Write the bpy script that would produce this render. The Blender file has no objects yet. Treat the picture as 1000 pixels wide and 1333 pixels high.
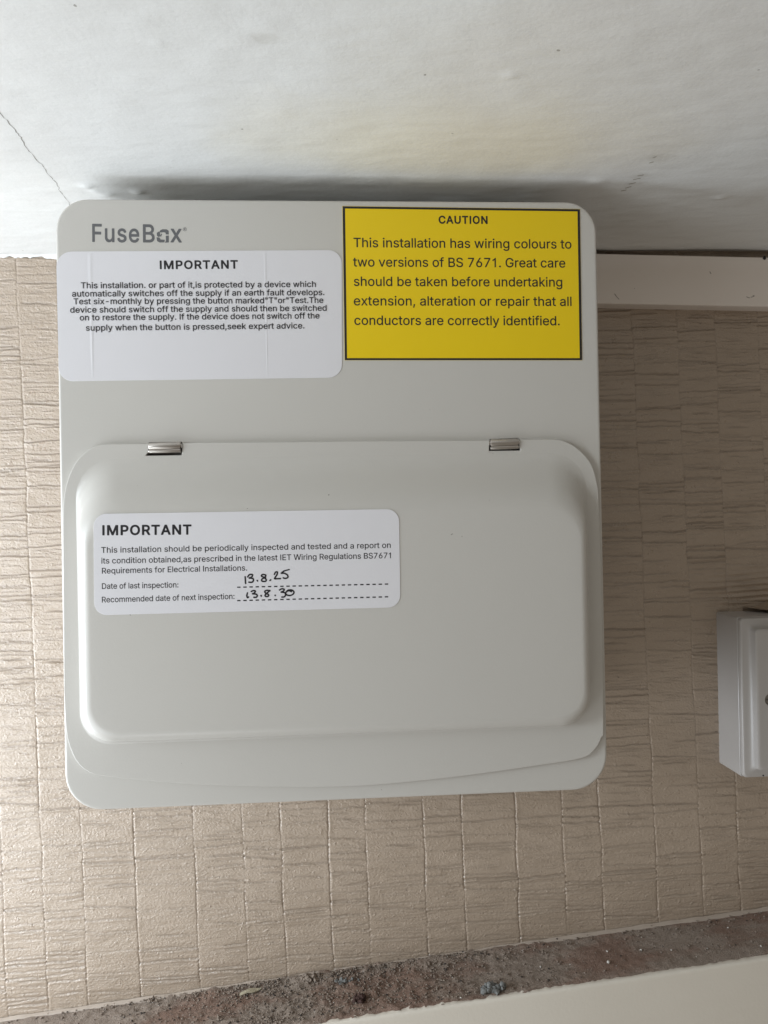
import bpy, bmesh, math, random, json
import numpy as np
from mathutils import Vector, Matrix
from mathutils.geometry import tessellate_polygon

# ------------------------------------------------------------------ scene, camera, light
S = bpy.context.scene
C = S.collection
S.render.engine = 'CYCLES'
S.view_settings.view_transform = 'Standard'
S.view_settings.look = 'None'
S.view_settings.exposure = 0.0
S.view_settings.gamma = 1.0
S.cycles.max_bounces = 8
S.cycles.use_denoising = True

CAM = Vector((-0.000193, -0.465926, -0.007720))
ROT = Matrix(((0.99793487, 0.01876637, -0.06143136), (-0.06133637, -0.00559680, -0.99810146), (-0.01907455, 0.99980823, -0.00443418)))
cam_d = bpy.data.cameras.new('camera'); cam = bpy.data.objects.new('camera', cam_d); C.objects.link(cam)
cam.matrix_world = Matrix.Translation(CAM) @ ROT.to_4x4()
cam_d.sensor_fit = 'VERTICAL'; cam_d.sensor_height = 24.0; cam_d.lens = 24.0 * 1000 / 1333.0
cam_d.clip_start = 0.01; cam_d.clip_end = 50
S.camera = cam

W = bpy.data.worlds.new('World'); S.world = W; W.use_nodes = True
bg = W.node_tree.nodes['Background']; bg.inputs[0].default_value = (1.0, 0.905, 0.78, 1); bg.inputs[1].default_value = 0.258

def area(name, loc, target, size, power, colour, spread=math.pi):
    d = bpy.data.lights.new(name, 'AREA'); d.shape = 'RECTANGLE'; d.size, d.size_y = size
    d.energy = power; d.color = colour; d.spread = spread
    o = bpy.data.objects.new(name, d); C.objects.link(o); o.location = loc
    o.rotation_euler = (Vector(target) - Vector(loc)).to_track_quat('-Z', 'Y').to_euler()
    return o
# daylight that falls in from a doorway close to the wall on one side (a strip hard by the wall, the opening's
# upper part further out, and its low part near the floor), and the soft light of the room all round
area('doorway_daylight_edge', (-.47, -.14, -.20), (-.15, -.02, -.17), (.23, .42), 2.95, (0.87, 0.96, 1.05))
area('doorway_daylight_upper', (-.76, -.55, .05), (-.10, -.05, -.10), (.30, .20), 3.0, (0.88, 0.97, 1.04))
area('doorway_daylight_low', (-.42, -.47, -.36), (-.17, -.02, -.22), (.24, .26), 0.80, (0.91, 0.98, 1.03))
area('added_rim_fill', (-.26, -.52, -.78), (-.08, -.08, -.12), (.24, .20), 0.50, (0.95, 0.98, 1.0))  # added low fill lamp, gives the lid's lower rim a highlight

# ------------------------------------------------------------------ helpers
def ray(px, py):
    """direction from the camera position through a pixel of the 1000 x 1333 photograph"""
    return ROT @ Vector(((px - 500) / 1000.0, -(py - 666.5) / 1000.0, -1.0))
def at(px, py, Y=0.0):
    d = ray(px, py); return CAM + d * ((Y - CAM.y) / d.y)
def at_z(px, py, Z):
    d = ray(px, py); return CAM + d * ((Z - CAM.z) / d.z)
def atxz(px, py, Y=0.0):
    p = at(px, py, Y); return (p.x, p.z)

D = 0.110          # depth of the enclosure, wall to front face
HB = 0.27752       # its height
WB = 0.25
ZC = 0.1502        # ceiling height (world z of the ceiling plane)

def tag(o, label=None, cat=None, group=None, kind=None):
    if label: o['label'] = label
    if cat: o['category'] = cat
    if group: o['group'] = group
    if kind: o['kind'] = kind
    return o
def empty(name, loc=(0, 0, 0)):
    o = bpy.data.objects.new(name, None); C.objects.link(o); o.location = loc; o.empty_display_size = .02
    return o
def link(name, me, mat, parent=None, mats=None):
    o = bpy.data.objects.new(name, me); C.objects.link(o)
    for m in (mats or [mat]): me.materials.append(m)
    if parent is not None:
        o.parent = parent
        root = parent; off = Vector((0, 0, 0))
        while root is not None: off += root.location; root = root.parent
        me.transform(Matrix.Translation(-off))
    return o
def smooth(me, ang=35):
    me.polygons.foreach_set('use_smooth', [True] * len(me.polygons))
    me.set_sharp_from_angle(angle=math.radians(ang)); me.update()
    return me
def mesh(name, V, F, ang=35):
    me = bpy.data.meshes.new(name); me.from_pydata([tuple(v) for v in V], [], F); me.validate()
    return smooth(me, ang)
def from_bm(name, bm, ang=35):
    me = bpy.data.meshes.new(name); bmesh.ops.recalc_face_normals(bm, faces=bm.faces); bm.to_mesh(me); bm.free()
    return smooth(me, ang)
def grid_mesh(name, P):
    """P: rows x cols x 3 numpy array"""
    r, c, _ = P.shape
    me = bpy.data.meshes.new(name); n = r * c; nf = (r - 1) * (c - 1)
    i = np.arange(n).reshape(r, c)
    q = np.stack([i[:-1, :-1], i[:-1, 1:], i[1:, 1:], i[1:, :-1]], -1).reshape(-1)
    me.vertices.add(n); me.vertices.foreach_set('co', P.astype(np.float32).reshape(-1))
    me.loops.add(4 * nf); me.loops.foreach_set('vertex_index', q.astype(np.int32))
    me.polygons.add(nf); me.polygons.foreach_set('loop_start', np.arange(0, 4 * nf, 4, dtype=np.int32))
    me.polygons.foreach_set('use_smooth', np.ones(nf, dtype=bool))
    me.update(calc_edges=True)
    return me
def vnoise(x, y, seed, cell):
    """smooth value noise on arrays, about -1..1"""
    rng = np.random.RandomState(seed); T = rng.uniform(-1, 1, (257, 257))
    u = np.asarray(x) / cell + 1000; v = np.asarray(y) / cell + 1000
    iu = np.floor(u).astype(int); iv = np.floor(v).astype(int); fu = u - iu; fv = v - iv
    fu = fu * fu * (3 - 2 * fu); fv = fv * fv * (3 - 2 * fv)
    a = T[iu % 256, iv % 256]; b = T[(iu + 1) % 256, iv % 256]; c = T[iu % 256, (iv + 1) % 256]; d = T[(iu + 1) % 256, (iv + 1) % 256]
    return (a * (1 - fu) + b * fu) * (1 - fv) + (c * (1 - fu) + d * fu) * fv

# ------------------------------------------------------------------ materials
class Mat:
    def __init__(s, name, col, rough=.5, spec=.5, metal=0.0):
        s.m = bpy.data.materials.new(name); s.m.use_nodes = True; s.t = s.m.node_tree; s.N = s.t.nodes; s.L = s.t.links
        s.b = s.N['Principled BSDF']; s.b.inputs['Base Color'].default_value = (*col, 1)
        s.b.inputs['Roughness'].default_value = rough; s.b.inputs['Specular IOR Level'].default_value = spec
        s.b.inputs['Metallic'].default_value = metal; s.col = None; s.h = None
        s.tc = s.N.new('ShaderNodeTexCoord')
    def n(s, typ, ins=None, **kw):
        o = s.N.new(typ)
        for k, v in kw.items(): setattr(o, k, v)
        for k, v in (ins or {}).items():
            if hasattr(v, 'is_output') or isinstance(v, bpy.types.NodeSocket): s.L.new(v, o.inputs[k])
            else: o.inputs[k].default_value = v
        return o
    def noise(s, scale, detail=3, rough=.5, stretch=(1, 1, 1), loc=(0, 0, 0), dist=0.0):
        mp = s.n('ShaderNodeMapping', {'Vector': s.tc.outputs['Object'], 'Scale': stretch, 'Location': loc})
        return s.n('ShaderNodeTexNoise', {'Vector': mp.outputs[0], 'Scale': scale, 'Detail': detail, 'Roughness': rough, 'Distortion': dist}).outputs['Fac']
    def ramp(s, fac, stops):
        r = s.n('ShaderNodeValToRGB', {'Fac': fac}); e = r.color_ramp.elements
        while len(e) < len(stops): e.new(.5)
        for k, (p, c) in enumerate(stops): e[k].position = p; e[k].color = (*c, 1) if len(c) == 3 else c
        return r.outputs['Color']
    def g(s, fac, a, b):
        return s.n('ShaderNodeMapRange', {'Value': fac, 'From Min': a, 'From Max': b}, interpolation_type='SMOOTHSTEP').outputs[0]
    def math(s, op, a, b=0.0):
        return s.n('ShaderNodeMath', {0: a, 1: b}, operation=op).outputs[0]
    def mix(s, fac, a, b):
        m = s.n('ShaderNodeMix', data_type='RGBA')
        for k, v in ((0, fac), (6, a), (7, b)):
            if isinstance(v, bpy.types.NodeSocket): s.L.new(v, m.inputs[k])
            else: m.inputs[k].default_value = v if k == 0 else (*v, 1)
        return m.outputs[2]
    def base(s, sock): s.L.new(sock, s.b.inputs['Base Color']); return s
    def rough(s, sock): s.L.new(sock, s.b.inputs['Roughness']); return s
    def bump(s, sock, dist, strength=1.0):
        b = s.n('ShaderNodeBump', {'Height': sock, 'Distance': dist, 'Strength': strength})
        if s.h: s.L.new(s.h, b.inputs['Normal'])
        s.h = b.outputs[0]; s.L.new(s.h, s.b.inputs['Normal']); return s
    def blob(s, centre, radius, k=1.0, stretch=(1, 1, 1)):
        """soft spot round a point, ragged by noise: 1 inside, 0 outside"""
        mp = s.n('ShaderNodeVectorMath', {0: s.tc.outputs['Object'], 1: centre}, operation='SUBTRACT').outputs[0]
        mp = s.n('ShaderNodeVectorMath', {0: mp, 1: stretch}, operation='MULTIPLY').outputs[0]
        l = s.n('ShaderNodeVectorMath', {0: mp}, operation='LENGTH').outputs['Value']
        nz = s.noise(1.2 / radius, 4, .6)
        l = s.math('ADD', l, s.math('MULTIPLY', s.math('SUBTRACT', nz, .5), radius * 1.1 * k))
        return s.math('SUBTRACT', 1.0, s.g(l, radius * .35, radius))

def powder(name, col, rough=.38):
    m = Mat(name, col, rough, .5)
    f = m.noise(9, 3); c = m.mix(f, tuple(x * .965 for x in col), tuple(min(1, x * 1.02) for x in col))
    sp = m.g(m.noise(420, 1, .5, loc=(3, 1, 7)), .825, .84)
    c = m.mix(m.math('MULTIPLY', sp, .75), c, (.13, .11, .09))
    m.base(c); m.rough(m.math('ADD', m.math('MULTIPLY', m.noise(30, 3, .5), .05), rough - .025))
    m.bump(m.noise(900, 2, .6), .00006, .5); m.bump(m.noise(22, 1), .0004, .18)
    return m.m
M = {}
M['grey'] = powder('grey_powder_coat', (.555, .533, .495), .32)
M['body'] = powder('enclosure_paint', (.50, .485, .46), .45)
def sticker(name, col, rough=.33):
    m = Mat(name, col, rough, .5)
    c = m.mix(m.noise(14, 3), tuple(x * .97 for x in col), col); m.base(c)
    m.bump(m.noise(18, 3, .5, (1, 1, .35)), .0012, .22); m.bump(m.noise(1500, 1), .00003, .4)
    return m.m
M['white'] = sticker('white_label_film', (.73, .715, .735))
M['yellow'] = sticker('yellow_label_film', (.84, .595, .000), .36)
M['ink'] = Mat('black_print', (.010, .009, .012), .42).m
M['pen'] = Mat('black_pen_ink', (.012, .012, .016), .35).m
M['logo'] = Mat('grey_print', (.12, .12, .125), .45).m
def steel():
    m = Mat('brushed_steel', (.50, .465, .43), .3, .5, 1.0)
    m.bump(m.noise(700, 2, .5, (.05, 1, 1)), .00008, .5); m.rough(m.math('ADD', m.math('MULTIPLY', m.noise(200, 3), .25), .18))
    return m.m
M['steel'] = steel()
M['dark'] = Mat('dark_cavity', (.02, .02, .02), .8).m
M['screw'] = Mat('zinc_screw', (.30, .28, .26), .38, .5, 1.0).m
def wallpaper():
    m = Mat('embossed_vinyl_wallpaper', (.31, .26, .21), .42, 1.0)
    f = m.noise(5, 4, .6); f2 = m.noise(60, 4, .6, (.35, 1, 1.6))
    c = m.mix(f, (.375, .29, .218), (.43, .342, .262))
    c = m.mix(m.math('MULTIPLY', m.g(f2, .35, .75), .35), c, (.33, .25, .18))
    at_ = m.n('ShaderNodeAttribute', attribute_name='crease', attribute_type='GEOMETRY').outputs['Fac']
    c = m.mix(m.math('MULTIPLY', at_, .34), c, (.16, .12, .09))      # shade of the creases and joints put into the paper's colour
    sp = m.g(m.noise(330, 1, .5, loc=(5, 2, 9)), .77, .79)
    c = m.mix(m.math('MULTIPLY', sp, .6), c, (.08, .06, .05))
    m.base(c)
    m.rough(m.math('ADD', m.math('MULTIPLY', m.noise(90, 3, .6), .20), .20))
    m.bump(m.noise(240, 3, .6, (.22, 1, 1.6)), .0007, .45)
    m.bump(m.noise(1000, 3, .65, (.7, 1, 1)), .0006, .85)
    m.bump(m.g(m.noise(420, 2, .5, (.6, 1, 1), loc=(7, 3, 2)), .62, .74), .0004, .5)
    return m.m
M['paper'] = wallpaper()
def ceiling_paint():
    m = Mat('old_white_emulsion', (.74, .745, .73), .5, .4)
    c = m.mix(m.noise(7, 4, .6), (.71, .71, .69), (.785, .79, .78))
    p = at_z(600, 190, ZC)
    c = m.mix(m.math('MULTIPLY', m.blob(p, .085, 1.0, (.75, 1.6, 1)), .33), c, (.70, .62, .42))
    p = at_z(800, 120, ZC)
    c = m.mix(m.math('MULTIPLY', m.blob(p, .12, 1.0, (.8, 1.1, 1)), .3), c, (.62, .56, .50))
    for px, py, r in ((345, 50, .004), (860, 205, .006), (833, 228, .004)):
        c = m.mix(m.math('MULTIPLY', m.blob(at_z(px, py, ZC), r, 1.2, (.6, 1, 1)), .22), c, (.42, .39, .33))
    sp = m.g(m.noise(210, 1, .5, loc=(1, 2, 4)), .82, .83)
    c = m.mix(m.math('MULTIPLY', sp, .6), c, (.16, .14, .11))
    m.base(c)
    m.bump(m.noise(420, 3, .55), .0004, .32)
    m.bump(m.noise(70, 4, .6, (.45, 1.4, 1)), .0020, .17)
    return m.m
M['ceil'] = ceiling_paint()
def ledge_top():
    m = Mat('dusty_timber', (.20, .13, .10), .85, .25)
    wood = m.mix(m.noise(40, 4, .6, (.12, 1, 1)), (.17, .085, .058), (.27, .16, .115))
    grey = m.mix(m.noise(900, 3, .7), (.19, .15, .12), (.43, .36, .30))
    mask = m.g(m.noise(22, 5, .65, (.45, 1, 1), loc=(.3, 0, 0)), .42, .56)
    c = m.mix(m.math('ADD', m.math('MULTIPLY', mask, .58), .34), wood, grey)
    c = m.mix(m.g(m.noise(1500, 2, .5), .68, .74), c, (.46, .42, .37))
    c = m.mix(m.g(m.noise(1300, 2, .5, loc=(4, 4, 1)), .64, .72), c, (.05, .04, .032))
    for px, py, sx in ((880, 1253, .35), (240, 1318, .25), (565, 1262, .5), (720, 1262, .3)):
        c = m.mix(m.math('MULTIPLY', m.blob(at(px, py, -.03), .011, .9, (sx, .8, .8)), .8), c, (.20, .075, .045))
    m.base(c); m.bump(m.noise(700, 4, .75), .0012, .9); m.bump(m.noise(1700, 2, .6), .0006, .9)
    return m.m
M['dust'] = ledge_top()
def gloss_cream():
    m = Mat('cream_gloss_paint', (.62, .57, .47), .35, .5)
    c = m.mix(m.noise(12, 4), (.62, .565, .485), (.67, .62, .54))
    c = m.mix(m.math('MULTIPLY', m.g(m.noise(9, 5, .6, (.5, 1, 2)), .5, .75), .3), c, (.52, .45, .36))
    m.base(c); m.bump(m.noise(50, 3, .5, (.25, 1, 1)), .0012, .3); m.bump(m.noise(600, 2), .0002, .3)
    return m.m
M['cream'] = gloss_cream()
M['pvc'] = powder('white_pvc', (.82, .75, .69), .42)
M['plastic'] = powder('white_moulded_plastic', (.47, .445, .425), .3)
def grit(name, a, b, rough=.9):
    m = Mat(name, a, rough, .2); m.base(m.mix(m.noise(900, 3, .7), a, b)); m.bump(m.noise(1800, 3, .7), .0006, .8); return m.m
M['grit_grey'] = grit('grey_dust_grit', (.15, .115, .092), (.36, .295, .24))
M['grit_dark'] = grit('dark_grit', (.025, .02, .017), (.09, .075, .065))
M['grit_pale'] = grit('pale_grit', (.50, .46, .41), (.72, .69, .64))
M['clump'] = grit('grey_mortar', (.11, .11, .105), (.26, .26, .25))
M['clump_dark'] = grit('dark_fluff', (.03, .016, .014), (.10, .06, .05))
M['flake'] = grit('straw_flake', (.36, .32, .22), (.50, .45, .34))

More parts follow.
